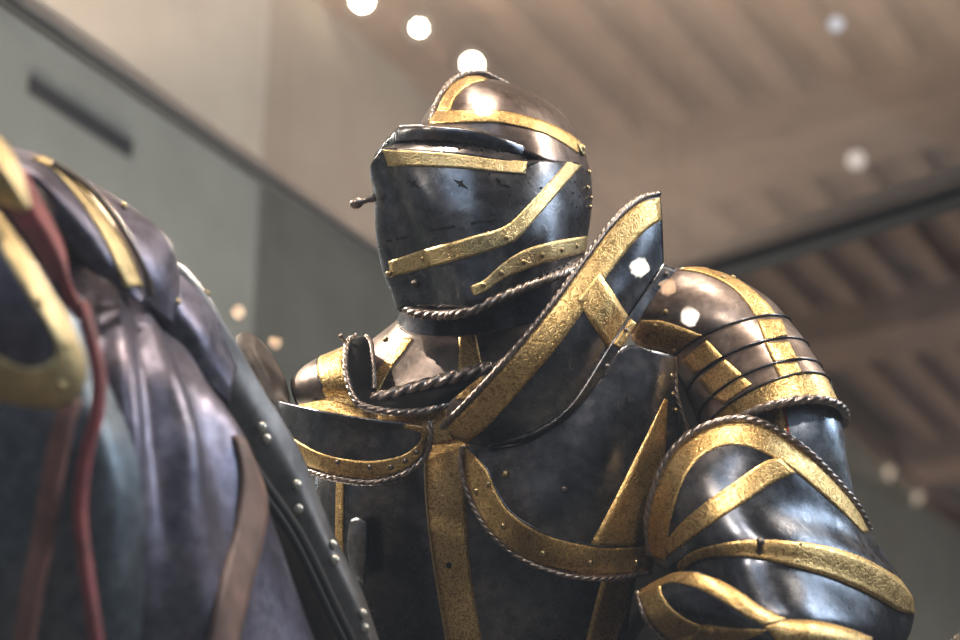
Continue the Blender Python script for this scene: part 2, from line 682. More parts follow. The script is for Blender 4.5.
# gilt bands on the helmet
ribbon('gold_band', bv_h, [(383, 149.5), (420, 151), (460, 154), (500, 159), (527, 162)],
       [(389, 166), (420, 166.5), (460, 168.5), (500, 172.5), (525, 174)], PALEGOLD, helmet)
ribbon('gold_band', bv_h, [(389, 261), (405, 256), (422, 250), (467, 238), (505, 226), (531, 202), (552, 179), (569, 160)],
       [(391, 277), (408, 273), (427, 268), (470, 257), (509, 244), (522, 234), (549, 203), (584, 163)], PALEGOLD, helmet, nu=60, mirror=None)
ribbon('gold_band', bv_h, [(470, 287), (484, 280), (502, 264), (524, 250), (555, 241), (587, 236)],
       [(474, 297), (487, 290), (505, 278), (530, 268), (555, 260), (585, 252)], PALEGOLD, helmet)
ribbon('gold_band', bv_s, [(433, 112), (452, 111), (471, 111), (505, 112), (542, 121), (566, 132), (580, 142)],
       [(429, 124), (450, 123.5), (470, 123), (505, 124), (542, 133), (562, 143), (578, 154)], GOLD, helmet)
ribbon('gold_band', bv_s, [(437, 112), (443, 98), (451, 86), (462, 78.5), (478, 76)],
       [(449, 112), (455, 99), (464, 89), (474, 83), (487, 79.5)], GOLD, helmet)
# visor seam
sm = []
for q in [(523, 172), (528, 168), (534, 163), (545, 159), (558, 157.5), (570, 158), (580, 161)]:
    p, n = hit(bv_h, *q); sm.append(p + n * 0.0006)
link('visor_seam', rope_mesh(sm, 0.0011, lobes=0, seg=8, pitch=0.02), BLACK, helmet)
# roped comb
cpts = [H((431, 122, 0)), H((434.5, 110, 0)), H((440, 97, 0)), H((447, 86, 0)), H((456, 78, 0)), H((466, 73.5, 0)), H((477, 72.5, 0)), H((488, 75, 0))]
tail = [cpts[-1] - HF * 0.05 - Vector((0, 0, 0.004)), cpts[-1] - HF * 0.10 - Vector((0, 0, 0.026)), cpts[-1] - HF * 0.14 - Vector((0, 0, 0.07))]
rope('roped_comb', cpts + tail, 0.0042, ROPE, helmet, 0.030, conv=None)
# collar rope
near = [H(p) for p in [(436, 315, 0.01), (452, 315, 3.4), (470, 311, 6.0), (494, 300.5, 7.6), (522, 288.5, 8.7), (553, 276.5, 8.9), (575, 266.5, 7.1), (585, 261, 5)]]
e = near[-1]
back = e - HS * ((e - HC).dot(HS)) - HF * 0.018
far = [raise_far(mir(p), 1.0) for p in near[1:]]
back += Vector((0, 0, 0.012))
rope('roped_collar', near[1:] + [back] + far[::-1] + [near[0], near[1]], 0.0062, ROPE, helmet, 0.045, conv=None)
rivets(bv_h, [(483, 285), (501, 273), (523, 262), (542, 255), (561, 250), (576, 246), (506, 238), (423, 259)], RIV, BRASS, helmet)
rivets(bv_h, [(588, 172), (587, 188), (590, 198), (589, 207)], RIV, BRASS, helmet)
# pivot rosette
pv = link('visor_pivot', lathe_mesh([(0.0095, 0), (0.0105, 0.002), (0.0085, 0.0035), (0.005, 0.003), (0.0045, 0.006), (0.001, 0.0075)]), PALEGOLD, helmet)
loc, n = hit(bv_s, 580, 149)
orient(pv, loc, n)


def inset(name, bvh, poly, mat, parent, off=0.0012):
    pts = []
    for x, y in poly:
        p, n = hit(bvh, x, y)
        pts.append(p + n * off)
    me = mesh_from(pts, [tuple(range(len(pts)))], name, False)
    face_cam(me)
    o = link(name, me, mat, parent)
    solid(o, 0.0012)
    return o


def bar(bvh, a, b, w, parent, name='painted_breath_slot'):
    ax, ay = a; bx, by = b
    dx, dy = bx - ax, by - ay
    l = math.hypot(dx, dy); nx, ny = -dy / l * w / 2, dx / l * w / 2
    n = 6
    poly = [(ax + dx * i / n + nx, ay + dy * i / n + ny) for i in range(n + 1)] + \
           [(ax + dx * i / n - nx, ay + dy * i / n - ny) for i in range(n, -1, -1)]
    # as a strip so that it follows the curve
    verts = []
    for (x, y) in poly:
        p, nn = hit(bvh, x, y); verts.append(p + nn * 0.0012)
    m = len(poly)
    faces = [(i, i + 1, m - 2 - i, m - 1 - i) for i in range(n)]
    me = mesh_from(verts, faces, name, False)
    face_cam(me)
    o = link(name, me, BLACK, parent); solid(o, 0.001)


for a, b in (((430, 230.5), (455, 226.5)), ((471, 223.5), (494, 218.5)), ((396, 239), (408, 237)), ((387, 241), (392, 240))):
    bar(bv_h, a, b, 2.0, helmet)  # flat black pieces on the surface, painted as the dark of openings
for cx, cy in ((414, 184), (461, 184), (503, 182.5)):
    inset('painted_breath_hole', bv_h, [(cx - 7, cy - 4), (cx - 1.5, cy - 2.2), (cx + 1.5, cy - 3.5), (cx + 2, cy), (cx + 7, cy + 5), (cx, cy + 2), (cx - 3, cy + 3), (cx - 2.5, cy)], BLACK, helmet)
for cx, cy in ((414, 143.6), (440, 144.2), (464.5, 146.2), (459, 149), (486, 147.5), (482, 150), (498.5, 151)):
    inset('painted_breath_hole', bv_b, [(cx - 1.6, cy), (cx, cy - 1), (cx + 1.6, cy), (cx, cy + 1)], BLACK, helmet, 0.0012)
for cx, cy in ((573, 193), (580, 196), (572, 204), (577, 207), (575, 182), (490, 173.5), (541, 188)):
    inset('painted_breath_hole', bv_h, [(cx - 1.3, cy), (cx, cy - 1.3), (cx + 1.3, cy), (cx, cy + 1.3)], BLACK, helmet)
# visor lifting peg on the far side
pb = H((375, 197, -2.5)); pt = H((352, 205, -5.0))
prof = [(0.0050, 0), (0.0056, 0.006), (0.0038, 0.010), (0.0038, 0.017), (0.0058, 0.019), (0.0070, 0.024), (0.0058, 0.030), (0.001, 0.033)]
o = link('visor_peg', lathe_mesh(prof), ROPE, helmet)
orient(o, pb, (pt - pb).normalized())
# chin catch
o = link('chin_catch', lathe_mesh([(0.004, 0), (0.0055, 0.002), (0.004, 0.006), (0.002, 0.009)]), ROPE, helmet)
loc, n = hit(bv_h, 417, 283); orient(o, loc, n)
o = link('chin_catch', lathe_mesh([(0.003, 0), (0.004, 0.003), (0.003, 0.007)]), BRASS, helmet)
loc, n = hit(bv_h, 391, 273); orient(o, loc, n)

# ---------------------------------------------------------------- gorget
neck = tube_rings('neck_lame', [
    ((402, 300), (570, 262), (0, 14), 2, 6.6), ((399, 314), (566, 290), (0, 18), 2, 6.9), ((396, 326), (562, 305), (0, 20), 2, 7.4)],
    STEEL, suit, nv=10)
gorget = tube_rings('gorget', [
    ((397, 320), (560, 300), (-4, 24), 2, 7.4), ((395, 325), (566, 304), (-4, 27), 2, 8.0), ((362, 352), (590, 332), (0, 33), 3, 10.5),
    ((325, 378), (615, 356), (0, 40), 4, 12.5), ((300, 400), (640, 380), (0, 46), 5, 13.5)], BROWN, suit, nv=30)
bv_g = bvh_of(gorget)
ribbon('gold_band', bv_g, [(404, 338), (394, 351), (380, 368), (366, 386), (350, 404)], [(413, 339), (404, 352), (392, 367), (381, 388), (372, 408)], GOLD, gorget)
ribbon('gold_band', bv_g, [(459, 335), (459, 352), (458, 370), (456, 400)], [(475, 333), (479, 350), (482, 368), (486, 398)], GOLD, gorget)
inset('buckle_plate', bv_g, [(517, 304), (530, 299), (536, 303), (548, 298), (552, 304), (530, 312), (520, 309)], PALEGOLD, gorget, 0.002)
rivets(bv_g, [(398, 324), (386, 340)], RIV, BRASS, gorget)

# ---------------------------------------------------------------- breastplate
breast = tube_rings('breastplate', [
    ((420, 380), (545, 372), (0, -6), 5, 4), ((372, 400), (600, 388), (0, -14), 5, 8),
    ((332, 440), (645, 430), (0, -26), 6, 12.5), ((311, 500), (655, 490), (0, -36), 6, 14.5),
    ((308, 570), (652, 560), (0, -40), 6, 15), ((314, 660), (640, 650), (0, -40), 6, 14),
    ((348, 760), (615, 752), (0, -36), 6, 11.5)], STEEL, suit, nv=44)
fauld = tube_rings('fauld', [((346, 752), (617, 746), (0, -36), 6, 11.8), ((330, 800), (634, 800), (0, -40), 6, 14),
                             ((310, 880), (654, 880), (0, -44), 6, 17)], STEEL, suit, nv=14)
bv_t = bvh_of(breast)
ribbon('gold_band', bv_t, [(425, 405), (424, 440), (425, 480), (429, 530), (436, 580), (446, 640), (458, 720)],
       [(470, 405), (470, 440), (468, 480), (468, 530), (472, 580), (482, 640), (494, 720)], GOLD, breast, nu=44)
ribbon('gold_band', bv_t, [(337, 470), (336, 510), (336, 560), (340, 640)], [(345, 470), (344, 510), (344, 560), (349, 640)], GOLD, breast)
ribbon('gold_band', bv_t, [(620, 520), (603, 575), (586, 640), (570, 720)], [(655, 520), (641, 575), (616, 640), (600, 720)], GOLD, breast)
ed = []
for q in [(425.5, 440), (425.5, 480), (429.5, 530), (436.5, 580), (446.5, 640)]:
    p, n = hit(bv_t, *q); ed.append(p + n * 0.0012)
link('raised_edge', rope_mesh(ed, 0.0017, lobes=0, seg=8, pitch=0.02), BRASS, breast)
inset('painted_screw_hole', bv_t, [(449 + 3.2 * math.cos(a), 565 + 3.2 * math.sin(a)) for a in [k * PI / 4 for k in range(8)]], BLACK, breast, 0.0022)
# side buckle plate
patch('side_strap', [[(350, 520, -6), (358, 517, -7), (366, 522, -8)], [(347, 545, -6.5), (357, 545, -8), (366, 548, -8.6)],
                     [(352, 580, -6.5), (358, 580, -8), (364, 584, -8.6)]], STEEL, breast, 10, 14)

# ---------------------------------------------------------------- right pauldron (left of picture)
rp = tube_rings('right_pauldron', [
    ((293, 377), (303, 409), (-5, 3), 2, 4.2), ((304, 366), (317, 411), (-3, 3), 1, 5.6), ((319, 357), (334, 412), (-1, 3), 0, 6.8),
    ((343, 346), (362, 412), (1, 3), -1, 7.5), ((356, 340), (384, 412), (2, 3), -1, 7.8)], BROWN, suit, nv=26, cap=False)
bv_r = bvh_of(rp)
cap_ = tube_rings('shoulder_end_cap', [((292.5, 376.5), (303, 409.5), (-5, 3), 2, 4.3), ((296, 386), (301, 401), (-3, 2), 2, 2)], DARKCLOTH, rp, nv=4, thick=0)
ribbon('gold_band', bv_r, [(320, 357), (317, 366), (321, 385), (333, 412)], [(345, 347), (344, 365), (350, 388), (366, 412)], GOLD, rp)
ribbon('gold_band', bv_r, [(303, 409), (314, 402), (330, 396)], [(312, 412), (322, 412), (336, 410)], GOLD, rp)
seam = [hit(bv_r, *q) for q in [(319, 358), (317, 366), (321, 384), (332, 402)]]
link('lame_edge', rope_mesh([p + n * 0.001 for p, n in seam], 0.0012, lobes=0, seg=8, pitch=0.02), STEEL, rp)

# shoulder border behind the front plate
border = patch('shoulder_border', [
    [(300, 404, -6), (330, 400, -8), (364, 409, -9.5), (394, 413, -11), (424, 412, -12), (446, 406, -12)],
    [(290, 412, -7), (330, 413, -9), (364, 421, -11), (396, 426, -12), (424, 428, -12.5), (447, 424, -12.5)],
    [(285, 425, -7), (330, 430, -9), (366, 437, -11), (398, 442, -12), (428, 444, -12.5), (452, 440, -12.5)]], GOLD, rp, 40, 14)
border['label'] = 'gilt shoulder border'
# upright neck guard of the right shoulder
g_lo = [(356, 337, -2), (348, 342, -5), (346, 355, -8), (347, 376, -11), (354, 397, -13.5), (365, 407, -15), (392, 412, -16), (424, 411, -15.5), (446, 405, -13.5)]
g_hi = [(356, 337, -3), (366, 336, -4.5), (371, 343, -6), (373, 368, -9.5), (373, 389, -11.5), (385, 396, -12.5), (405, 390, -12.5), (448, 378, -12.5), (492, 366, -11)]
patch('right_neck_guard', [g_lo, [((a[0] + b[0]) / 2, (a[1] + b[1]) / 2, (a[2] + b[2]) / 2 - 0.6) for a, b in zip(g_lo, g_hi)], g_hi], HOLLOW_SHADE, suit, 50, 14)
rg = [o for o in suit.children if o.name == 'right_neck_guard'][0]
rope('roped_edge', g_lo, 0.0046, ROPE, rg, 0.036)
rope('roped_edge', [(372, 399, -12.8), (385, 397, -13.3), (405, 391, -13.3), (448, 379, -13.3), (490, 367, -11.4)], 0.0085, ROPE, rg, 0.055)
rope('roped_edge', [(366, 336, -4.7), (371, 343, -6.2), (373.5, 368, -9.7), (374, 389, -11.7)], 0.0032, ROPE, rg, 0.026)
o = link('pin', lathe_mesh([(0.0018, 0), (0.0018, 0.011), (0.003, 0.012), (0.003, 0.015), (0.001, 0.016)]), ROPE, rg)
a = P((347, 343, -5)); orient(o, a, (P((338, 333, -6)) - a).normalized())

# front plate of the right shoulder
fp = patch('right_front_plate', [
    [(276, 400, -4), (320, 411, -13.6), (365, 419, -16.8), (405, 424, -17), (428, 428, -15.4)],
    [(276, 410, -5), (320, 424, -13.2), (366, 432, -16), (405, 435, -16.4), (429, 434, -15.2)],
    [(278, 430, -6), (322, 448, -13.8), (368, 456, -16), (406, 452, -16), (429, 444, -14.5)],
    [(288, 452, -7), (326, 468, -13.5), (370, 475, -15.8), (404, 467, -15.8), (427, 452, -14.5)],
    [(298, 466, -7), (330, 476, -13), (371, 481, -15), (402, 473, -15.2), (424, 456, -14.2)]], STEEL, suit, 44, 26)
bv_f = bvh_of(fp)
ribbon('gold_band', bv_f, [(284, 432), (310, 448), (335, 457), (370, 461), (400, 456), (416, 446), (421, 437), (420, 427)],
       [(300, 464), (315, 468), (335, 474), (371, 478), (402, 471), (420, 456), (426, 444), (427, 430)], GOLD, fp, nu=50)
ribbon('gold_band', bv_f, [(405, 424.5), (416, 426), (427, 429), (428, 440)], [(404, 427), (412, 430), (420, 433), (421, 441)], GOLD, fp, nu=16)
rivets(bv_f, [(338, 462), (370, 467), (391, 467), (405, 461), (416, 452)], RIVSTEEL, ROPE, fp)
rope('roped_edge', [(298, 467, -7.5), (330, 477.5, -13.5), (371, 482.5, -15.5), (402, 474.5, -15.7), (424, 458, -14.8), (430, 441, -15.4), (430, 421, -15.4)], 0.0040, ROPE, fp, 0.032)
# wing behind the horse
patch('right_shoulder_wing', [
    [(236, 336, 6), (244, 332, 6), (256, 336, 5), (272, 354, 4), (284, 376, 2), (291, 398, 0)],
    [(236, 352, 2), (246, 350, 2), (256, 356, 1), (268, 372, 0), (278, 390, -1), (290, 404, -3)],
    [(240, 372, 1), (250, 376, 0), (258, 386, -1), (268, 398, -2), (278, 406, -3), (290, 412, -4)]], DULL, suit, 30, 16)

# ---------------------------------------------------------------- left shoulder front plate
lf_rows = [
    [(463, 445, -12.5), (487, 449, -15.4), (540, 436, -18.6), (592, 388, -16.8), (624, 347, -13.5), (651, 350, -12.4), (675, 356, -9.9)],
    [(462, 452, -12.6), (480, 466, -15.5), (530, 474, -18.9), (590, 440, -18.2), (635, 402, -14.6), (660, 392, -12.5), (678, 398, -9.5)],
    [(463, 470, -12.8), (485, 498, -15.8), (525, 518, -19.5), (580, 512, -19.2), (630, 478, -15.8), (658, 462, -12.5), (676, 448, -9.5)],
    [(466, 490, -12.8), (490, 527, -15.3), (525, 549, -17.8), (577, 554, -18.2), (622, 538, -15.8), (648, 522, -12.2), (668, 505, -9)],
    [(469, 500, -12.8), (489, 534, -14.8), (518, 556, -16.5), (560, 572, -16.8), (605, 577, -15), (632, 575, -12.5), (652, 571, -9.5)]]
lf = patch('left_breast_plate', lf_rows, STEEL, suit, 60, 50)
bv_l = bvh_of(lf)
ribbon('gold_band', bv_l, [(463, 447), (462, 466), (468, 490), (484, 522), (510, 548), (540, 565), (577, 574), (611, 575.5), (650, 570)],
       [(468, 449), (487, 470), (497, 493), (510, 512), (530, 527), (552, 537), (580, 544), (611, 548), (650, 546)], GOLD, lf, nu=70, nv=9)
ribbon('gold_band', bv_l, [(664, 399), (650, 428), (633, 462), (613, 502), (590, 545)], [(667, 400), (666, 430), (663, 470), (653, 508), (640, 546)], GOLD, lf, nu=40)
cord('groove', [(p + n * 0.0004) for p, n in [hit(bv_l, *q) for q in [(469, 450), (488, 470), (498, 493), (511, 512), (531, 526), (553, 536), (581, 543), (611, 547), (649, 545)]]], 0.0012, STEEL, lf, conv=None)
rope('roped_edge', [(463, 446, -13.2), (461, 464, -13.2), (468.5, 494, -13.5), (484, 524, -14.5), (510, 550.5, -16), (540, 567.5, -17.2), (577, 577, -17), (611, 578, -15.5), (651, 572.5, -10.5)], 0.0036, ROPE, lf, 0.032)
rope('roped_edge', [(674, 357, -9.4), (675.5, 378, -9.6), (677, 396, -9.8), (684, 418, -9.6), (688, 432, -9.2)], 0.0030, ROPE, lf, 0.030)
rivets(bv_l, [(506, 474), (489, 484), (477, 491), (504, 526), (543, 553), (590, 562), (636, 562)], RIVBIG, BRASS, lf)
rivets(bv_l, [(564, 489)], RIVSTEEL, ROPE, lf)
rivets(bv_l, [(671, 376), (672, 394), (675, 410)], RIV, BRASS, lf)
for cx, cy in ((630, 399),):
    inset('painted_screw_hole', bv_l, [(cx - 3.5, cy - 3), (cx + 1.5, cy - 4), (cx + 3.5, cy + 2.5), (cx - 2, cy + 3.5)], BLACK, lf, 0.0008)

# ---------------------------------------------------------------- left upright neck guard (haute piece)
hp_top = [(443, 429, -15.6), (470, 402, -19), (510, 358, -21.2), (550, 309, -20.2), (585, 261, -17), (615, 222, -13.4), (640, 201, -10), (660, 195, -7)]
hp_mid1 = [(446, 432, -15.6), (478, 412, -19), (520, 374, -21.2), (561, 330, -20.6), (595, 284, -17.6), (622, 246, -13.8), (645, 222, -10.5), (662, 212, -7.3)]
hp_mid2 = [(455, 438, -15.6), (485, 430, -18.4), (528, 403, -20.6), (567, 365, -20.4), (603, 316, -18), (628, 278, -14.4), (648, 250, -11), (663, 238, -7.6)]
hp_bot = [(467, 444, -15), (490, 447, -16.8), (534, 433, -19), (572, 405, -19), (606, 352, -16.5), (631, 314, -13.5), (648, 288, -10.8), (664, 263, -7.8)]
hp = patch('left_neck_guard', [hp_top, hp_mid1, hp_mid2, hp_bot], STEEL, suit, 60, 30)
bv_hp = bvh_of(hp)
ribbon('gold_band', bv_hp, [(444, 430), (470, 403), (510, 359), (550, 310), (585, 263), (615, 224), (640, 203), (659, 198)],
       [(466, 443), (490, 424), (530, 379), (566, 335), (599, 287), (624, 254), (644, 232), (661, 220)], GOLD, hp, nu=60)
ribbon('gold_band', bv_hp, [(577, 300), (590, 322), (604, 342), (612, 356)], [(599, 273), (612, 292), (622, 308), (632, 322)], GOLD, hp, nu=24, off=0.0014)
rope('roped_edge', [(p[0] - 0.5, p[1] - 2.0, p[2]) for p in hp_top], 0.0040, ROPE, hp, 0.032)
fl = patch('flange', [
    [(488, 447, -17), (534, 434, -19.4), (572, 406, -19.4), (606, 352.5, -17), (631, 314, -14), (648, 288, -11.2), (664, 264, -8.2)],
    [(488, 449, -15.5), (540, 437, -18), (578, 408, -18.3), (614, 358, -16.2), (640, 319, -13.2), (658, 291, -10.5), (677, 269, -7.6)]], STEEL, hp, 40, 8, 0.004)
bv_fl = bvh_of(fl)
ribbon('gold_band', bv_fl, [(613, 344), (621, 332), (630, 319)], [(620, 349), (629, 336), (637, 324)], GOLD, hp, nu=16, nv=4)
rivets(bv_fl, [(666, 274), (625, 330), (606, 366)], RIVSTEEL, ROPE, hp)

# ---------------------------------------------------------------- left shoulder (right of picture)
Rg = [
    ((640, 298), (676, 268.5), (-1, -3), 1.5, 1.6),
    ((629, 320), (700, 268), (0, -7), 1.5, 4.2),
    ((631, 338), (735, 280), (2, -13), 1.2, 6.6),
    ((648, 352), (770, 303), (5, -19), 0.7, 8.2),
    ((672, 364), (791, 329), (8, -24), 0, 9.0)]
dome = tube_rings('left_pauldron', Rg, BROWN, suit, nv=34)
bv_d = bvh_of(dome)
lam_lines = [
    ((670, 363), (790.5, 327), (8, -24), 0, 8.9),
    ((688, 388), (807, 353), (10, -28), -3, 8.9),
    ((700, 412), (820, 378), (14, -32), -6, 8.9),
    ((704, 430), (827, 391), (15, -33), -7.6, 8.9),
    ((712, 446), (842, 424), (14, -34), -8.4, 9.1)]


def grow(r, s, dz=0.0):
    L, R, bow, cz, rd = r
    mx, my = (L[0] + R[0]) / 2, (L[1] + R[1]) / 2
    return ((mx + (L[0] - mx) * s, my + (L[1] - my) * s), (mx + (R[0] - mx) * s, my + (R[1] - my) * s), bow, cz, rd * s)


lames = []
for k in range(4):
    a, b = lam_lines[k], lam_lines[k + 1]
    m = tuple(tuple((x + y) / 2 for x, y in zip(p, q)) if isinstance(p, tuple) else (p + q) / 2 for p, q in zip(a, b))
    up = k == 3
    lm = tube_rings('shoulder_lame', [grow(a, 0.985 + 0.01 * (k > 0)), grow(m, 1.0), grow(b, 1.012)], GOLD if up else BROWN, suit, nv=12)
    lames.append(lm)
    if not up:
        pts = ring_pts(grow(b, 1.012), 48)
        link('lame_edge', rope_mesh(pts + [pts[0]], 0.0014, lobes=0, seg=8, pitch=0.03), STEEL, lm)
pts = ring_pts(grow(lam_lines[0], 1.0), 48)
link('lame_edge', rope_mesh(pts + [pts[0]], 0.0015, lobes=0, seg=8, pitch=0.03), STEEL, dome)
pts = ring_pts(grow(lam_lines[4], 1.02), 64)
rope('roped_edge', pts + [pts[0], pts[1]], 0.0058, ROPE, lames[3], 0.045, conv=None)
lames[3]['label'] = 'gilt lowest shoulder lame'
# gold bands down the shoulder: outer and inner
ribbon('gold_band', bv_d, [(683, 268), (704, 268), (728, 274), (748, 287), (766, 303), (780, 322)], [(680, 270), (700, 273), (721, 281), (737, 292), (748, 305), (757, 319)], GOLD, dome, nu=34)
ribbon('gold_band', bv_d, [(642, 320), (662, 321), (684, 328), (704, 337), (716, 347)], [(626, 344), (651, 348), (666, 351), (680, 358), (690, 364)], GOLD, dome, nu=30)
rivets(bv_d, [(666, 312), (656, 326), (675, 350)], RIV, BRASS, dome)
rivets(bv_d, [(723, 278), (733, 278)], RIV, BRASS, dome)
b1, b2, b3 = (bvh_of(l) for l in lames[:3])
ribbon('gold_band', b1, [(757, 320), (764, 340)], [(781, 319.5), (789, 340)], GOLD, lames[0], 12)
ribbon('gold_band', b2, [(764, 343), (773, 362)], [(789, 342), (797, 360.5)], GOLD, lames[1], 12)
ribbon('gold_band', b3, [(773, 365), (779, 378)], [(797, 363), (804, 379)], GOLD, lames[2], 12)
ribbon('gold_band', b1, [(682, 361), (698, 378)], [(707, 340), (724, 358)], GOLD, lames[0], 12)
ribbon('gold_band', b2, [(698, 380), (712, 396)], [(725, 359), (742, 374)], GOLD, lames[1], 12)
ribbon('gold_band', b3, [(712, 398), (724, 404)], [(742, 376), (752, 384)], GOLD, lames[2], 12)

# ---------------------------------------------------------------- left arm
arm = tube_rings('left_upper_arm', [
    ((742, 395), (832, 385), (0, -18), -7, 6.2), ((748, 440), (842, 424), (2, -20), -8.6, 6.2), ((752, 480), (848, 465), (2, -20), -9.6, 6.2),
    ((755, 540), (862, 530), (2, -20), -9, 6.2), ((760, 600), (880, 600), (2, -16), -8, 6.5)], BRIGHT, suit, nv=30)
arm['label'] = 'bright blue steel upper arm'
bv_a = bvh_of(arm)
ribbon('gold_band', bv_a, [(748, 405), (750, 425), (752, 450)], [(782, 405), (786, 425), (790, 450)], GOLD, arm, 14)
ribbon('red_lining', bv_a, [(782.5, 405), (786, 425), (790, 450)], [(785, 405), (788.5, 425), (792.5, 450)], REDLINE, arm, 14, nv=3)

ct_rows = [
    [(650, 556, -14), (647, 524, -16), (655, 487, -17.5), (672, 453, -18), (696, 432, -18.2), (726, 421, -18.2), (752, 421, -18.2), (778, 432, -17.6), (808, 453, -17), (834, 479, -14.6), (856, 505, -12), (870, 531, -9)],
    [(655, 564, -16), (660, 530, -19), (673, 500, -21.5), (693, 475, -22.5), (716, 459, -22), (741, 452, -21.6), (765, 455, -21), (790, 466, -20), (817, 484, -18), (842, 505, -15.6), (862, 526, -12.2), (877, 543, -8.5)],
    [(664, 570, -18), (676, 552, -21), (692, 536, -24), (711, 519, -25.5), (733, 507, -25.5), (757, 503, -24.5), (781, 505, -23), (806, 512, -21), (832, 524, -18.5), (856, 538, -15.5), (874, 552, -12), (889, 560, -8)],
    [(672, 572, -18.5), (684, 561, -21.5), (704, 549, -25), (726, 543, -27), (750, 540, -27.5), (775, 540, -27), (800, 542.5, -25.5), (826, 547.5, -23), (851, 555, -20), (873, 565, -16.5), (894, 578, -12), (911, 596, -7)],
    [(678, 577, -18.5), (692, 569, -21.5), (714, 561, -25.5), (737, 560, -27.5), (762, 562, -28), (786, 566, -27.5), (810, 572, -26), (834, 580, -23.5), (857, 589, -20.5), (879, 601, -17), (898, 612, -12), (914, 615, -7)],
    [(676, 582, -18), (698, 582, -22), (722, 588, -27), (746, 599, -30), (768, 608, -31.5), (790, 613, -32), (812, 617, -31), (836, 622, -28.5), (858, 629, -25), (878, 636, -20), (895, 640, -14), (909, 636, -8)],
    [(672, 600, -17), (694, 606, -21.5), (718, 614, -27), (742, 624, -30.5), (766, 634, -32), (790, 642, -32), (812, 648, -31), (834, 654, -28), (854, 658, -24), (872, 660, -18), (886, 658, -12), (898, 650, -7)]]
ct = patch('elbow_guard', ct_rows, STEEL, suit, 80, 60)
bv_c = bvh_of(ct)
ribbon('gold_band', bv_c, [(651, 556), (648, 524), (656, 488), (673, 454), (697, 434), (726, 423), (752, 423), (777, 434), (807, 455), (833, 481), (855, 507), (868, 532)],
       [(666, 560), (668, 537), (673, 512), (682, 484), (696, 461), (718, 447), (740, 445), (762, 452), (790, 468), (818, 491), (842, 512), (864, 534)], GOLD, ct, nu=80, nv=9)
ribbon('gold_band', bv_c, [(664, 545), (682, 523), (708, 501), (735, 482), (762, 463), (778, 458)], [(668, 556), (690, 540), (716, 521), (744, 503), (772, 484), (795, 473)], GOLD, ct, nu=40, off=0.0016)
ribbon('gold_band', bv_c, [(678, 563), (690, 553), (706, 547), (726, 543), (744, 541), (766, 540.5), (789, 542), (812, 544.5), (830, 548), (850, 554), (867, 561), (885, 571), (899, 581), (911, 598)],
       [(680, 573), (692, 562), (706, 557), (726, 556), (744, 557), (764, 560), (788, 566), (807, 571), (830, 578), (852, 587), (867, 594), (884, 603), (898, 611), (913, 614)], GOLD, ct, nu=70, off=0.003, thick=0.004)
rope('roped_edge', [(p[0], p[1] - 1.5, p[2] - 0.2) for p in ct_rows[0]], 0.0044, ROPE, ct, 0.036)
rope('roped_edge', [(688, 432, -9), (672, 456, -16), (656, 490, -16), (648, 524, -15), (649, 548, -13)], 0.0042, ROPE, ct, 0.036)
rivets(bv_c, [(799, 544), (796, 561)], RIV, BRASS, ct)
o = link('peg', lathe_mesh([(0.0040, 0), (0.0048, 0.003), (0.0034, 0.006), (0.0034, 0.013), (0.0046, 0.015), (0.0046, 0.019), (0.002, 0.022)]), ROPE, ct)
loc, n = hit(bv_c, 759, 553); orient(o, loc, (n + Vector((0, 0, 0.9))).normalized())

# lower elbow wing
lw_rows = [
    [(637, 592, -19), (658, 580, -22), (676, 572, -24), (699, 572, -26.5), (732, 587, -28.5), (760, 606, -29.5), (785, 618, -29), (815, 620, -28), (845, 626, -25), (875, 637, -20)],
    [(640, 602, -21), (660, 594, -24.5), (682, 590, -27), (706, 593, -29), (734, 604, -31), (760, 618, -31.5), (785, 629, -31), (815, 634, -30), (845, 642, -27), (873, 652, -22)],
    [(648, 622, -21), (668, 618, -25), (690, 618, -27.5), (714, 622, -29.5), (738, 630, -31), (762, 639, -31.5), (786, 648, -31), (814, 654, -29.5), (842, 660, -26), (868, 668, -21)],
    [(668, 640, -19), (686, 644, -22), (706, 648, -24), (726, 653, -26), (748, 659, -27), (770, 665, -27), (792, 671, -26.5), (816, 676, -25), (840, 682, -22), (862, 688, -18)]]
lw_rows = [[(x, y, z - 4) for x, y, z in r] for r in lw_rows]
lw = patch('lower_elbow_wing', lw_rows, STEEL, suit, 60, 30)
bv_w = bvh_of(lw)
ribbon('gold_band', bv_w, [(638, 593), (644, 612), (656, 630), (672, 640), (700, 650)], [(661, 584), (663, 596), (674, 610), (692, 622), (715, 630)], GOLD, lw, nu=30)
ribbon('gold_band', bv_w, [(638, 592), (658, 580.5), (676, 573), (699, 573)], [(661, 586), (668, 583), (682, 583), (694, 587)], GOLD, lw, nu=24)
ribbon('gold_band', bv_w, [(690, 573), (712, 578), (736, 590), (762, 608), (786, 619)], [(678, 583), (700, 590), (722, 602), (745, 616), (764, 626)], GOLD, lw, nu=30, off=0.0015)
ribbon('gold_band', bv_w, [(786, 620), (815, 621.5), (845, 628), (872, 638)], [(764, 627), (790, 650), (830, 657), (866, 667)], GOLD, lw, nu=30)
ribbon('gold_band', bv_w, [(700, 650), (672, 640), (690, 644), (720, 651)], [(715, 628), (700, 624), (730, 628), (768, 630)], GOLD, lw, nu=20)
rope('roped_edge', [(637, 592, -23.4), (641, 607, -25.4), (649, 624, -25.4), (668, 641, -23.4), (690, 648, -26)], 0.0030, ROPE, lw, 0.028)
tube_rings('forearm', [((735, 600), (880, 630), (-6, 10), -10, 8), ((700, 660), (850, 690), (-6, 10), -14, 8), ((610, 740), (760, 790), (-6, 10), -22, 6),
                       ((520, 790), (610, 850), (-4, 6), -28, 4.5)], STEEL, suit, nv=24)
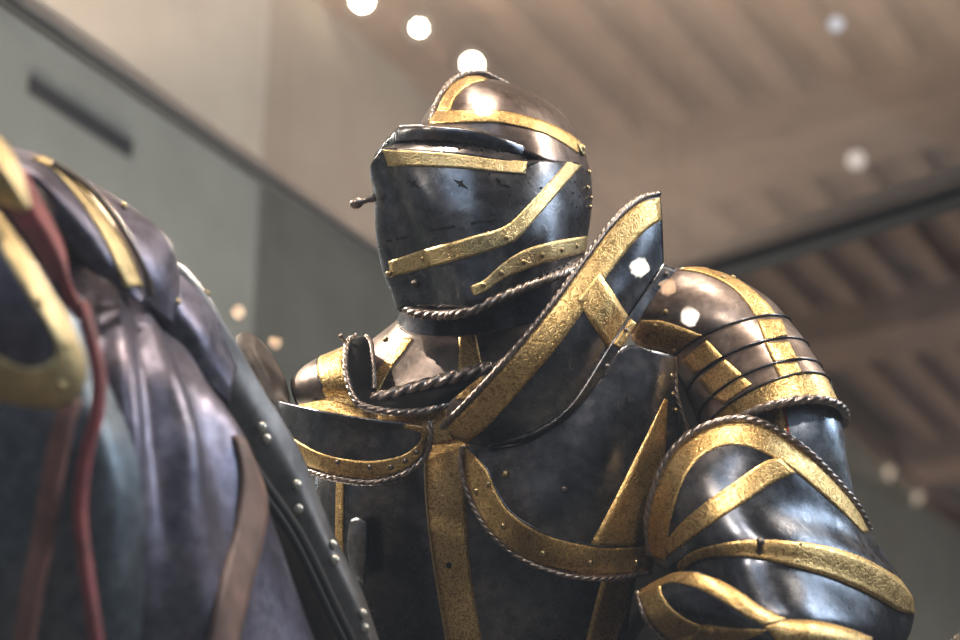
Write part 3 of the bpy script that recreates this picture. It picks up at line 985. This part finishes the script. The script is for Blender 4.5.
tube_rings('arming_sleeve', [((640, 340), (740, 300), (0, 0), 2, 4), ((672, 400), (800, 370), (0, 0), 2, 5), ((668, 480), (835, 460), (0, 0), 1, 5), ((640, 560), (860, 560), (0, 0), 0, 6), ((628, 640), (860, 650), (0, 0), -3, 6), ((640, 700), (800, 740), (0, 0), -6, 6)], DARKCLOTH, suit, nv=24, thick=0, cap=True)
# padded jack that fills the suit
tube_rings('arming_jack', [((440, 300), (545, 285), (0, 0), 3, 3.5), ((400, 390), (570, 385), (0, 0), 5, 5), ((350, 440), (700, 400), (0, -4), 5, 7), ((350, 520), (640, 510), (0, -4), 6, 9),
                           ((352, 640), (620, 640), (0, -4), 6, 9), ((352, 780), (610, 780), (0, -4), 6, 9)], DARKCLOTH, suit, nv=30, thick=0, cap=True)

# ================================================================== THE HORSE
horse = thing('armoured_horse', Vector((-0.1, 2.2, 0.35)), 'horse in dark blue steel barding with gold edges and red leather reins', 'horse')


def Q(t):
    return W(t[0], t[1], t[2])


def rip(u, v):
    a = max(0.0, min(1.0, (u - 0.22) / 0.1)) * max(0.0, min(1.0, v * 2.2))
    a *= 1.0 - 0.75 * max(0.0, min(1.0, (v - 0.42) / 0.25))
    return 0.012 * a * math.sin(2 * PI * (u * 4.4 + 0.10 * math.sin(v * 3)))


np_ = patch('neck_plate', [
    [(40, 215, 1.92), (78, 235, 1.92), (108, 258, 1.93), (135, 280, 1.95), (164, 305, 1.97)],
    [(10, 330, 1.72), (72, 330, 1.72), (122, 340, 1.75), (164, 352, 1.80), (208, 388, 1.89)],
    [(-30, 420, 1.68), (60, 420, 1.67), (130, 422, 1.69), (190, 428, 1.76), (246, 446, 1.89)],
    [(-60, 530, 1.68), (55, 530, 1.65), (135, 525, 1.67), (205, 520, 1.74), (274, 526, 1.90)],
    [(-80, 670, 1.70), (50, 670, 1.66), (140, 665, 1.68), (230, 660, 1.75), (322, 660, 1.92)],
    [(-90, 800, 1.75), (50, 800, 1.70), (150, 800, 1.72), (260, 800, 1.79), (385, 800, 1.90)]], HSTEEL, horse, 90, 60, 0.004, conv=Q, ripple=rip)
bv_n = bvh_of(np_)
ribbon('strap', bv_n, [(233, 436), (240, 475), (235, 524), (220, 582), (207, 640), (196, 690)], [(243, 441), (264, 497), (261, 538), (249, 587), (236, 640), (226, 690)], TAN, np_, nu=40, off=0.004, thick=0.005,
       label='brown leather strap')
rivets(bv_n, [(247, 482), (249, 512), (243, 545)], RIVSTEEL, ROPE, np_)
fle = [(92, 262, 1.90), (142, 324, 1.935), (186, 374, 1.96), (224, 420, 1.985), (264, 478, 2.015), (303, 536, 2.035), (343, 618, 2.05), (385, 700, 2.07), (440, 800, 2.10)]
flr = [(176, 262, 1.94), (205, 292, 1.97), (233, 336, 1.99), (262, 386, 2.02), (300, 450, 2.05), (332, 530, 2.07), (362, 590, 2.08), (394, 680, 2.10), (452, 800, 2.13)]
flm = [((a[0] + b[0]) / 2 + 3, (a[1] + b[1]) / 2 - 2, (a[2] + b[2]) / 2 - 0.008) for a, b in zip(fle, flr)]
flg = patch('mane_flange', [fle, flm, flr], GREY, horse, 70, 16, 0.004, conv=Q)
bv_fg = bvh_of(flg)
rivets(bv_fg, [(220, 366), (223, 378), (261, 427), (266, 439), (296, 485), (298, 509), (332, 545), (334, 560), (362, 614), (364, 628), (177, 307), (192, 330), (140, 285)],
       dome_mesh(0.0058, 0.005), PALESTEEL, flg)
cord('cord', [(a[0] - 3, a[1] + 2, a[2] - 0.02) for a in fle[1:]], 0.0070, CORD, horse, conv=Q)
cord('cord', [(a[0] - 9, a[1] + 5, a[2] - 0.03) for a in fle[1:]], 0.0045, CORD, horse, conv=Q)
sp = patch('neck_side_plate', [
    [(-70, 250, 1.66), (-20, 262, 1.655), (30, 275, 1.655), (66, 288, 1.665), (88, 300, 1.69)],
    [(-70, 360, 1.63), (-10, 364, 1.62), (40, 366, 1.62), (78, 368, 1.635), (104, 370, 1.675)],
    [(-70, 450, 1.62), (0, 450, 1.605), (60, 450, 1.605), (106, 450, 1.62), (136, 452, 1.66)],
    [(-70, 525, 1.62), (0, 525, 1.60), (64, 525, 1.60), (114, 525, 1.615), (145, 525, 1.655)],
    [(-70, 640, 1.62), (0, 640, 1.60), (62, 640, 1.60), (110, 640, 1.615), (141, 640, 1.655)],
    [(-70, 780, 1.64), (0, 780, 1.62), (56, 780, 1.62), (102, 780, 1.635), (134, 780, 1.68)]], TEAL, horse, 50, 40, 0.004, conv=Q)
# crest lames
lc = patch('crest_lame', [
    [(168, 256, 1.95), (186, 268, 1.97), (203, 288, 1.98), (218, 310, 1.99), (229, 334, 2.0), (240, 356, 2.02)],
    [(150, 272, 1.89), (170, 290, 1.9), (188, 313, 1.91), (205, 335, 1.92), (219, 358, 1.94), (234, 380, 1.96)],
    [(140, 300, 1.88), (160, 322, 1.89), (178, 345, 1.90), (196, 368, 1.91), (212, 388, 1.93), (230, 405, 1.95)]], HSTEEL, horse, 30, 16, 0.004, conv=Q)
lb = patch('crest_lame', [
    [(70, 172, 1.88), (95, 184, 1.89), (126, 203, 1.90), (155, 224, 1.91), (172, 245, 1.92), (180, 272, 1.93)],
    [(74, 198, 1.82), (92, 212, 1.82), (117, 232, 1.83), (143, 254, 1.85), (162, 276, 1.87), (178, 298, 1.90)],
    [(74, 236, 1.80), (90, 250, 1.80), (110, 270, 1.81), (132, 290, 1.83), (152, 308, 1.86), (174, 326, 1.89)]], HSTEEL, horse, 40, 18, 0.004, conv=Q)
la = patch('crest_lame', [
    [(6, 146, 1.78), (40, 154, 1.79), (72, 172, 1.80), (103, 203, 1.81), (128, 238, 1.82), (143, 270, 1.83), (147, 292, 1.83)],
    [(14, 162, 1.73), (40, 176, 1.73), (66, 198, 1.74), (93, 230, 1.75), (114, 260, 1.76), (130, 281, 1.78), (145, 297, 1.80)],
    [(30, 180, 1.73), (46, 196, 1.73), (58, 220, 1.73), (75, 249, 1.74), (96, 272, 1.75), (120, 288, 1.77), (144, 302, 1.79)]], HSTEEL, horse, 50, 20, 0.004, conv=Q)
bv_la = bvh_of(la)
ribbon('gold_band', bv_la, [(31, 158), (56, 173), (78, 200), (97, 228), (112, 258), (124, 288)], [(44, 158), (69, 174), (94, 200), (113, 226), (129, 253), (143, 287)], HGOLD, la, nu=40, off=0.002)
rivets(bvh_of(lb), [(123, 207), (92, 196)], RIVBIG, BRASS, lb)
rivets(bvh_of(lc), [(206, 294), (176, 302)], RIVBIG, BRASS, lc)
cord('lame_edge', [(52, 163, 1.77), (82, 182, 1.78), (110, 210, 1.79), (132, 244, 1.80), (146, 274, 1.81), (151, 296, 1.82)], 0.0035, ROPE, la, conv=Q)
# red leather under the crest plates
patch('rein', [
    [(-5, 190, 1.70), (10, 215, 1.69), (28, 242, 1.68), (45, 270, 1.67), (60, 294, 1.66), (76, 320, 1.65)],
    [(14, 180, 1.68), (28, 205, 1.67), (44, 232, 1.66), (58, 258, 1.655), (70, 286, 1.65), (84, 318, 1.64)],
    [(26, 168, 1.70), (42, 200, 1.69), (56, 226, 1.68), (66, 252, 1.67), (72, 284, 1.66), (90, 316, 1.65)]], RED, horse, 30, 12, 0.005, conv=Q)


def strap_patch(name, pts, w, mat, th=0.006):
    L = [(p[0] - w / 2, p[1], p[2]) for p in pts]
    M = [(p[0], p[1], p[2] - 0.006) for p in pts]
    R = [(p[0] + w / 2, p[1], p[2]) for p in pts]
    return patch(name, [L, M, R], mat, horse, 40, 8, th, conv=Q)


strap_patch('rein', [(80, 300, 1.63), (92, 340, 1.61), (99, 375, 1.60), (97, 415, 1.59), (86, 455, 1.58), (80, 510, 1.57), (86, 570, 1.56), (96, 640, 1.55), (102, 720, 1.55)], 15, RED)
strap_patch('rein', [(72, 400, 1.57), (62, 430, 1.56), (52, 480, 1.56), (42, 540, 1.56), (30, 600, 1.55), (20, 660, 1.55), (8, 730, 1.55)], 23, REDTAN)
# cheek plate with gold border, in front
ck = patch('cheek_plate', [
    [(-60, 170, 1.52), (-20, 196, 1.50), (18, 240, 1.49), (46, 286, 1.49), (70, 324, 1.50), (84, 358, 1.51)],
    [(-60, 220, 1.49), (-20, 240, 1.47), (14, 268, 1.46), (42, 305, 1.465), (66, 342, 1.48), (86, 374, 1.51)],
    [(-60, 300, 1.48), (-20, 310, 1.46), (14, 325, 1.455), (40, 345, 1.46), (64, 368, 1.48), (82, 390, 1.505)],
    [(-60, 370, 1.49), (-20, 372, 1.47), (10, 375, 1.465), (36, 383, 1.47), (58, 394, 1.485), (74, 402, 1.505)],
    [(-60, 410, 1.51), (-20, 402, 1.49), (10, 404, 1.485), (34, 409, 1.49), (54, 409, 1.495), (70, 406, 1.505)]], HSTEEL, horse, 50, 36, 0.004, conv=Q)
bv_k = bvh_of(ck)
ribbon('gold_band', bv_k, [(-40, 184), (-15, 200), (18, 242), (46, 288), (70, 326), (83, 358), (84, 378), (76, 398), (58, 407), (34, 407), (10, 402), (-20, 400)],
       [(-40, 215), (-10, 232), (8, 262), (32, 302), (50, 332), (56, 350), (52, 360), (42, 366), (30, 368), (18, 366), (6, 360), (-20, 345)], HGOLD, ck, nu=70, nv=9, off=0.002, thick=0.004)
rivets(bv_k, [(40, 303), (66, 345), (60, 385), (22, 386)], RIVBIG, BRASS, ck)
pl = patch('poll_plate', [
    [(-40, 120, 1.50), (-10, 130, 1.50), (4, 142, 1.50), (14, 156, 1.50), (24, 180, 1.50), (31, 206, 1.50)],
    [(-40, 160, 1.475), (-10, 164, 1.475), (2, 170, 1.475), (10, 180, 1.478), (20, 194, 1.485), (28, 210, 1.495)],
    [(-40, 200, 1.49), (-10, 200, 1.49), (0, 203, 1.49), (8, 206, 1.49), (16, 209, 1.49), (24, 212, 1.495)]], HGOLD, horse, 30, 14, 0.004, conv=Q)
pl['label'] = 'gold edged plate behind the head'
# the horse under its plates (neck, trunk, legs)


def world_tube(name, secs, mat, parent, n=32, nv=30):
    """secs: centre, half-axis u, half-axis v (world vectors)"""
    RR = []
    for c, u, v in secs:
        RR.append([Vector(c) + Vector(u) * math.cos(2 * PI * i / n) + Vector(v) * math.sin(2 * PI * i / n) for i in range(n)])
    cols = [resample([R[i] for R in RR], nv, 'idx') for i in range(n)]
    verts = [cols[i][j] for j in range(nv) for i in range(n)]
    faces = grid_faces(n, nv, 0, True)
    faces.append(tuple(range(n - 1, -1, -1)))
    faces.append(tuple((nv - 1) * n + k for k in range(n)))
    me = mesh_from(verts, faces, name)
    bm = bmesh.new(); bm.from_mesh(me); bmesh.ops.recalc_face_normals(bm, faces=bm.faces); bm.to_mesh(me); bm.free()
    return link(name, me, mat, parent)


HD = Vector((-0.62, -0.78, 0)); HX = Vector((0.78, -0.62, 0)); UZ = Vector((0, 0, 1))
hb = Vector((0.22, 2.55, 1.42))
body = world_tube('horse_body', [
    (hb - HD * 0.95 + UZ * 0.02, HX * 0.05, UZ * 0.06), (hb - HD * 0.85, HX * 0.24, UZ * 0.28), (hb - HD * 0.5, HX * 0.30, UZ * 0.36), (hb, HX * 0.30, UZ * 0.36),
    (hb + HD * 0.45, HX * 0.26, UZ * 0.37), (hb + HD * 0.7, HX * 0.2, UZ * 0.32), (hb + HD * 0.85, HX * 0.08, UZ * 0.15)], HIDE, horse)
nk = tube_rings('horse_neck', [((-120, 150), (20, 170), (0, 0), 1.86, 0.06), ((-90, 230), (105, 250), (0, 0), 1.92, 0.10), ((-60, 420), (240, 440), (0, 0), 2.06, 0.12),
                               ((-40, 560), (328, 570), (0, 0), 2.13, 0.13), ((-10, 760), (415, 760), (0, 0), 2.19, 0.16), ((60, 1000), (470, 980), (0, 0), 2.14, 0.2)],
                HIDE, horse, nv=30, thick=0, cap=True, conv=Q)
for sx, sy in ((0.55, 1), (0.55, -1), (-0.6, 1), (-0.6, -1)):
    c = hb + HD * sx + HX * (0.15 * sy)
    z = c.z
    front = sx > 0
    k = 0.0 if front else -0.06
    world_tube('leg', [
        (Vector((c.x, c.y, z - 0.05)), HD * 0.13, HX * 0.10), (Vector((c.x, c.y, z - 0.38)) + HD * (-0.0 if front else 0.04), HD * 0.09, HX * 0.07),
        (Vector((c.x, c.y, 0.90)) + HD * k, HD * 0.05, HX * 0.045), (Vector((c.x, c.y, 0.80)) + HD * k, HD * 0.055, HX * 0.05), (Vector((c.x, c.y, 0.62)) + HD * k * 0.6, HD * 0.034, HX * 0.032),
        (Vector((c.x, c.y, 0.45)) + HD * k * 0.4, HD * 0.045, HX * 0.042), (Vector((c.x, c.y, 0.351)) + HD * 0.02, HD * 0.07, HX * 0.06)], HIDE, horse, 20, 24)
sd = world_tube('saddle', [
    (hb - HD * 0.32 + UZ * 0.42, HX * 0.20, UZ * 0.12), (hb - HD * 0.18 + UZ * 0.40, HX * 0.19, UZ * 0.07), (hb + HD * 0.1 + UZ * 0.39, HX * 0.17, UZ * 0.07), (hb + HD * 0.24 + UZ * 0.45, HX * 0.15, UZ * 0.14)], TAN, horse)

# ================================================================== ROOM
D1 = Vector((0.500, 0.866, 0)).normalized()      # along the left wall
D2 = Vector((0.866, -0.500, 0)).normalized()     # across the hall
ZC = 6.0
w0 = Vector((-0.41, 6.63, 0))                    # a point on the foot of the wall plane
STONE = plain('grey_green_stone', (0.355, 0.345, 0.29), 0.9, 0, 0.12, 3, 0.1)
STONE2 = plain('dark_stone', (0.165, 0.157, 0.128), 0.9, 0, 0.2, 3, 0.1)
WOOD = plain('brown_wood', (0.11, 0.062, 0.041), 0.6, 0, 0.25, 6, 0.2)
WOODL = plain('light_wood', (0.18, 0.105, 0.070), 0.6, 0, 0.2, 6, 0.2)
SLOT = plain('slot_shadow', (0.02, 0.023, 0.028), 0.8, 0, 0.1, 3, 0)
FLOORM = plain('floor_stone', (0.22, 0.19, 0.16), 0.5, 0, 0.2, 4, 0.1)
METAL = plain('dark_bronze_frame', (0.007, 0.007, 0.007), 0.6, 0.0, 0.2, 30, 0)


def room_box(name, u0, u1, v0, v1, z0, z1, mat, parent=None, kind='structure'):
    """box in the hall's axes: u along the wall, v across the hall from the wall"""
    M = Matrix(((D1.x, D2.x, 0, w0.x), (D1.y, D2.y, 0, w0.y), (0, 0, 1, 0), (0, 0, 0, 1)))
    me = box_mesh(u0, u1, v0, v1, z0, z1, M)
    bm = bmesh.new(); bm.from_mesh(me); bmesh.ops.recalc_face_normals(bm, faces=bm.faces); bm.to_mesh(me); bm.free()
    o = link(name, me, mat, parent)
    if kind: o['kind'] = kind
    return o


def uv_of(p):
    q = p - w0
    return q.dot(D1), q.dot(D2)


room_box('floor', -12, 24, -0.3, 16, -0.1, 0, FLOORM)
u262, _ = uv_of(on_plane(262, 150, w0, D2))
room_box('wall_left', -6, u262, -0.4, 0.0, 0, ZC, STONE)
um = uv_of(on_plane(640, 420, w0, D2))[0]
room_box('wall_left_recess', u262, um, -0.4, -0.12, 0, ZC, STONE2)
room_box('wall_left_end', um, 24, -0.4, 0.0, 0, ZC, STONE)
room_box('wall_far', 24, 24.3, -0.4, 16, 0, ZC, STONE2)
room_box('wall_right', -4, 24, 16, 16.3, 0, ZC, STONE)
ceil = room_box('ceiling', -12, 24.3, -0.4, 16.3, ZC + 0.25, ZC + 0.45, WOOD)
k = 0
for v in range(0, 56):
    vv = 0.25 + v * 0.28
    room_box('ceiling_batten', -4, 24, vv, vv + 0.12, ZC + 0.12, ZC + 0.25, WOODL, ceil, None)
for u in (-3.0, -0.6, 1.8, 4.2, 6.6, 9.0, 12, 16, 20):
    room_box('ceiling_beam', u, u + 0.45, 0, 16, ZC - 0.05, ZC + 0.25, WOODL, ceil, None)
room_box('trim_2', -8, 24, -0.12, 0.08, ZC - 0.10, ZC + 0.1, WOOD)

# ventilation slot in the wall
va = uv_of(on_plane(28, 85, w0, D2)); 
pa = on_plane(28, 88, w0, D2); pb_ = on_plane(130, 147, w0, D2)
ua, ub = sorted((uv_of(pa)[0], uv_of(pb_)[0]))
zz = (pa.z + pb_.z) / 2
vent = room_box('wall_vent', ua, ub, -0.02, 0.012, zz - 0.03, zz + 0.03, SLOT, None, None)
tag(vent, 'long dark ventilation slot high in the grey green wall', 'vent')

# ---------------------------------------------------------------- display case
ZT = 3.5
pc = on_plane(492, 332, Vector((0, 0, ZT)), UZ)
pl_ = on_plane(10, -2, Vector((0, 0, ZT)), UZ)
pr_ = on_plane(960, 187, Vector((0, 0, ZT)), UZ)
dl = (pl_ - pc).normalized(); dr = (pr_ - pc).normalized()
A = pc + dl * 2.72
B = pc + dr * 4.3
D = A + (B - pc)
case = thing('display_case', Vector((pc.x, pc.y, 0)), 'tall glass display case with dark metal rails around the mounted armour', 'display case')


def beam(name, a, b, w, h, parent, mat=METAL):
    d = (b - a); L = d.length; d.normalize()
    s = d.cross(UZ)
    if s.length < 1e-3: s = Vector((1, 0, 0))
    s.normalize(); u = s.cross(d)
    M = Matrix(((d.x, s.x, u.x, a.x), (d.y, s.y, u.y, a.y), (d.z, s.z, u.z, a.z), (0, 0, 0, 1)))
    return link(name, box_mesh(0, L, -w / 2, w / 2, -h / 2, h / 2, M, 0.004), mat, parent)


beam('rail', pc, A, 0.034, 0.04, case)
beam('rail', pc, B, 0.06, 0.075, case)
beam('rail', A, D, 0.03, 0.03, case)
beam('rail', B, D, 0.03, 0.03, case)
g = Vector((0, 0, 0.0))
for q in (pc, A, B, D):
    beam('post', Vector((q.x, q.y, 0.35)), Vector((q.x, q.y, ZT)), 0.025, 0.025, case)
GL = pane_mat('clear_glass', 0.06, 0, None)
GLF = pane_mat('front_glass', 0.06, 0, None)
GLT = pane_mat('glare_glass', 0.05, 0.185, (0.74, 0.59, 0.50))  # warm haze put into the shader for glare on the top glass


def pane(name, q, mat):
    me = mesh_from(q, [(0, 1, 2, 3)], name, False)
    return link(name, me, mat, case)


def up(q, z):
    return Vector((q.x, q.y, z))


pane('glass_pane', [up(pc, ZT - .015), up(A, ZT - .015), up(D, ZT - .015), up(B, ZT - .015)], GLT)['label'] = 'hazy glass top'
pane('glass_pane', [up(pc, .36), up(A, .36), up(A, ZT - .02), up(pc, ZT - .02)], GL)
pane('glass_pane', [up(pc, .36), up(B, .36), up(B, ZT - .02), up(pc, ZT - .02)], GL)
pane('glass_pane', [up(A, .36), up(D, .36), up(D, ZT - .02), up(A, ZT - .02)], GLF)['label'] = 'front glass'
# base of the case
cen = (pc + A + B + D) / 4
me = mesh_from([up(q, z) for z in (0, 0.35) for q in (pc, A, D, B)], [(0, 1, 2, 3), (4, 7, 6, 5), (0, 4, 5, 1), (1, 5, 6, 2), (2, 6, 7, 3), (3, 7, 4, 0)], 'plinth', False)
link('plinth', me, STONE2, case)

# ================================================================== LIGHTS
LAMP = emitter('lamp_glow', (1.0, 0.86, 0.66), 60)
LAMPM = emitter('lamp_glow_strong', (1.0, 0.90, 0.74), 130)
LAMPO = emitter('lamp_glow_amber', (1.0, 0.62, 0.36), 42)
CAN = plain('lamp_housing', (0.03, 0.03, 0.03), 0.5, 0.5, 0.1, 20, 0)
can_me = lathe_mesh([(0.03, -0.16), (0.05, -0.15), (0.055, -0.02), (0.06, 0.0), (0.052, 0.0), (0.05, -0.03)])


def spotlight(loc, aim, r, mat, label, group=None, energy=0, col=(1, .85, .65), size=0.06, cone=60, light_off=0.05, top=None, can=1.0):
    t = thing('spotlight', loc, label, 'lamp', group)
    d = (aim - loc).normalized()
    o = link('housing', can_me, CAN, t); orient(o, loc - d * 0.01, d)
    o.scale = (can, can, can)
    b = link('bulb', dome_mesh(r, r * 0.8, 20, 6), mat, t); orient(b, loc, d)
    if top:
        beam('stem', Vector((loc.x - d.x * 0.1, loc.y - d.y * 0.1, top)), loc - d * 0.1 * can, 0.012, 0.012, t, CAN)
    if energy:
        ld = bpy.data.lights.new('light', 'SPOT')
        ld.energy = energy; ld.color = col; ld.shadow_soft_size = size
        ld.spot_size = math.radians(cone); ld.spot_blend = 0.6
        lo = bpy.data.objects.new('light', ld); COL.objects.link(lo)
        lo.parent = t; lo.matrix_parent_inverse = world_of(t).inverted()
        lo.matrix_basis = Matrix.Translation(loc + d * light_off) @ (-d).to_track_quat('Z', 'Y').to_matrix().to_4x4()
    return t


tgt = W(500, 300, 2.35)
for (x, y, r, lb_) in ((362, 0, .075, 'glowing ceiling lamp at the top edge, left of the other two above the helmet'),
                       (419, 28, .048, 'small glowing ceiling lamp up and left of the helmet comb'),
                       (472, 64, .07, 'bright glowing ceiling lamp right behind the helmet comb')):
    p = on_plane(x, y, Vector((0, 0, ZC - 0.12)), UZ)
    spotlight(p, W(450, 150, 2.4), r * 0.5, LAMP, lb_, None, 520, (1, .86, .70), 0.06, 30)
for (x, y, r, lb_) in ((887, 472, .05, 'faint distant lamp right of the elbow, the upper of two'), (915, 497, .05, 'faint distant lamp right of the elbow, the lower of two')):
    p = on_plane(x, y, Vector((0, 0, ZC - 0.12)), UZ)
    spotlight(p, CAM, r, emitter('faint_lamp', (1, .8, .6), 0.55), lb_)

for (x, y, r, c, lb_) in ((836, 24, .032, (.75, .85, 1), 'faint bluish glint in the glass near the top edge on the right, made as an added lamp'), (856, 160, .045, (1, .86, .78), 'faint warm glint in the glass just above the dark case rail, made as an added lamp')):
    p = on_plane(x, y, Vector((0, 0, ZC - 0.12)), UZ)
    spotlight(p, CAM, r, emitter('glass_glint_glow', c, 0.75), lb_, can=0.6)  # lamps added in place of faint reflections in the top glass

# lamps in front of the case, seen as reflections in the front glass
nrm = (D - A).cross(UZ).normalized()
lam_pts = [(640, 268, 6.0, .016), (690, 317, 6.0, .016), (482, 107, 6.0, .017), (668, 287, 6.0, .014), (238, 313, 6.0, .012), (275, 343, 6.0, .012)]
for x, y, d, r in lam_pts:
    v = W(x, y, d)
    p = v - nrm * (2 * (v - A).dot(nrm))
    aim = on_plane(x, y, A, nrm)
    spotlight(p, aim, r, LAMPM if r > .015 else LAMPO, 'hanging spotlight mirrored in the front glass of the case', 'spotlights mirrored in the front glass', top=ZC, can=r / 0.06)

KEYS = [
    (Vector((-2.4, 2.9, 4.5)), W(400, 340, 2.4), 900, (1, .88, .72), 'spotlight hanging high to the left of the glass case', 50),
    (Vector((-2.5, -1.5, 5.2)), W(385, 360, 2.4), 600, (1, .90, .76), 'spotlight hanging in front of the case on the left', 7),
    (Vector((1.7, -3.2, 4.6)), W(765, 400, 2.35), 900, (1, .90, .78), 'spotlight hanging behind the viewer on the right', 7),
    (Vector((-0.6, -3.6, 4.5)), W(760, 530, 2.35), 700, (1, .90, .78), 'spotlight hanging behind the viewer on the left', 5.5),
    (Vector((2.6, 2.3, 5.0)), W(760, 360, 2.35), 420, (1, .87, .70), 'spotlight hanging high to the right of the glass case', 50),
    (Vector((0.3, 1.2, 5.6)), W(600, 300, 2.35), 420, (1, .86, .70), 'spotlight hanging above the front of the case', 50),
    (Vector((-0.3, 1.9, 5.6)), W(480, 200, 2.4), 120, (1, .86, .70), 'spotlight hanging straight above the helmet', 50),
]
for loc, aim, en, col, lb_, cone_ in KEYS:
    spotlight(loc, aim, 0.04, LAMP, lb_, None, en, col, 0.07, cone_, top=ZC)


def area(name, loc, aim, sx, sy, en, col):
    ld = bpy.data.lights.new(name, 'AREA')
    ld.shape = 'RECTANGLE'; ld.size = sx; ld.size_y = sy; ld.energy = en; ld.color = col
    o = bpy.data.objects.new(name, ld); COL.objects.link(o)
    d = (aim - loc).normalized()
    o.matrix_basis = Matrix.Translation(loc) @ (-d).to_track_quat('Z', 'Y').to_matrix().to_4x4()
    return o


# tall daylight windows of the hall
area('daylight', Vector((0.9, -2.4, 5.3)), tgt, 1.8, 1.6, 42, (0.66, 0.83, 1.0))
area('daylight', Vector((5.0, 2.6, 5.0)), tgt, 2.0, 2.0, 210, (0.68, 0.84, 1.0))
# unseen fill lights added to brighten wall and ceiling
area('added_fill', w0 + D1 * -1.8 + D2 * 0.9 + UZ * 1.0, w0 + D1 * -1.4 + UZ * 4.6, 2.0, 0.5, 150, (1, .92, .80))
area('added_fill', Vector((5, 9, 2.2)), Vector((4.5, 9, 6)), 4, 4, 8, (1, .80, .60))

area('added_fill', w0 + D1 * 7 + D2 * 1.2 + UZ * 1.0, w0 + D1 * 7.4 + UZ * 4.6, 5.0, 0.5, 105, (1, .95, .84))
wd = bpy.data.worlds.new('world')
sc.world = wd
wd.use_nodes = True
bg = wd.node_tree.nodes['Background']
bg.inputs['Color'].default_value = (0.72, 0.80, 0.92, 1)
bg.inputs['Strength'].default_value = 0.27

sc.view_settings.view_transform = 'Standard'
sc.view_settings.look = 'None'
sc.view_settings.gamma = 1
sc.view_settings.exposure = 0.0
sc.view_settings.use_curve_mapping = False
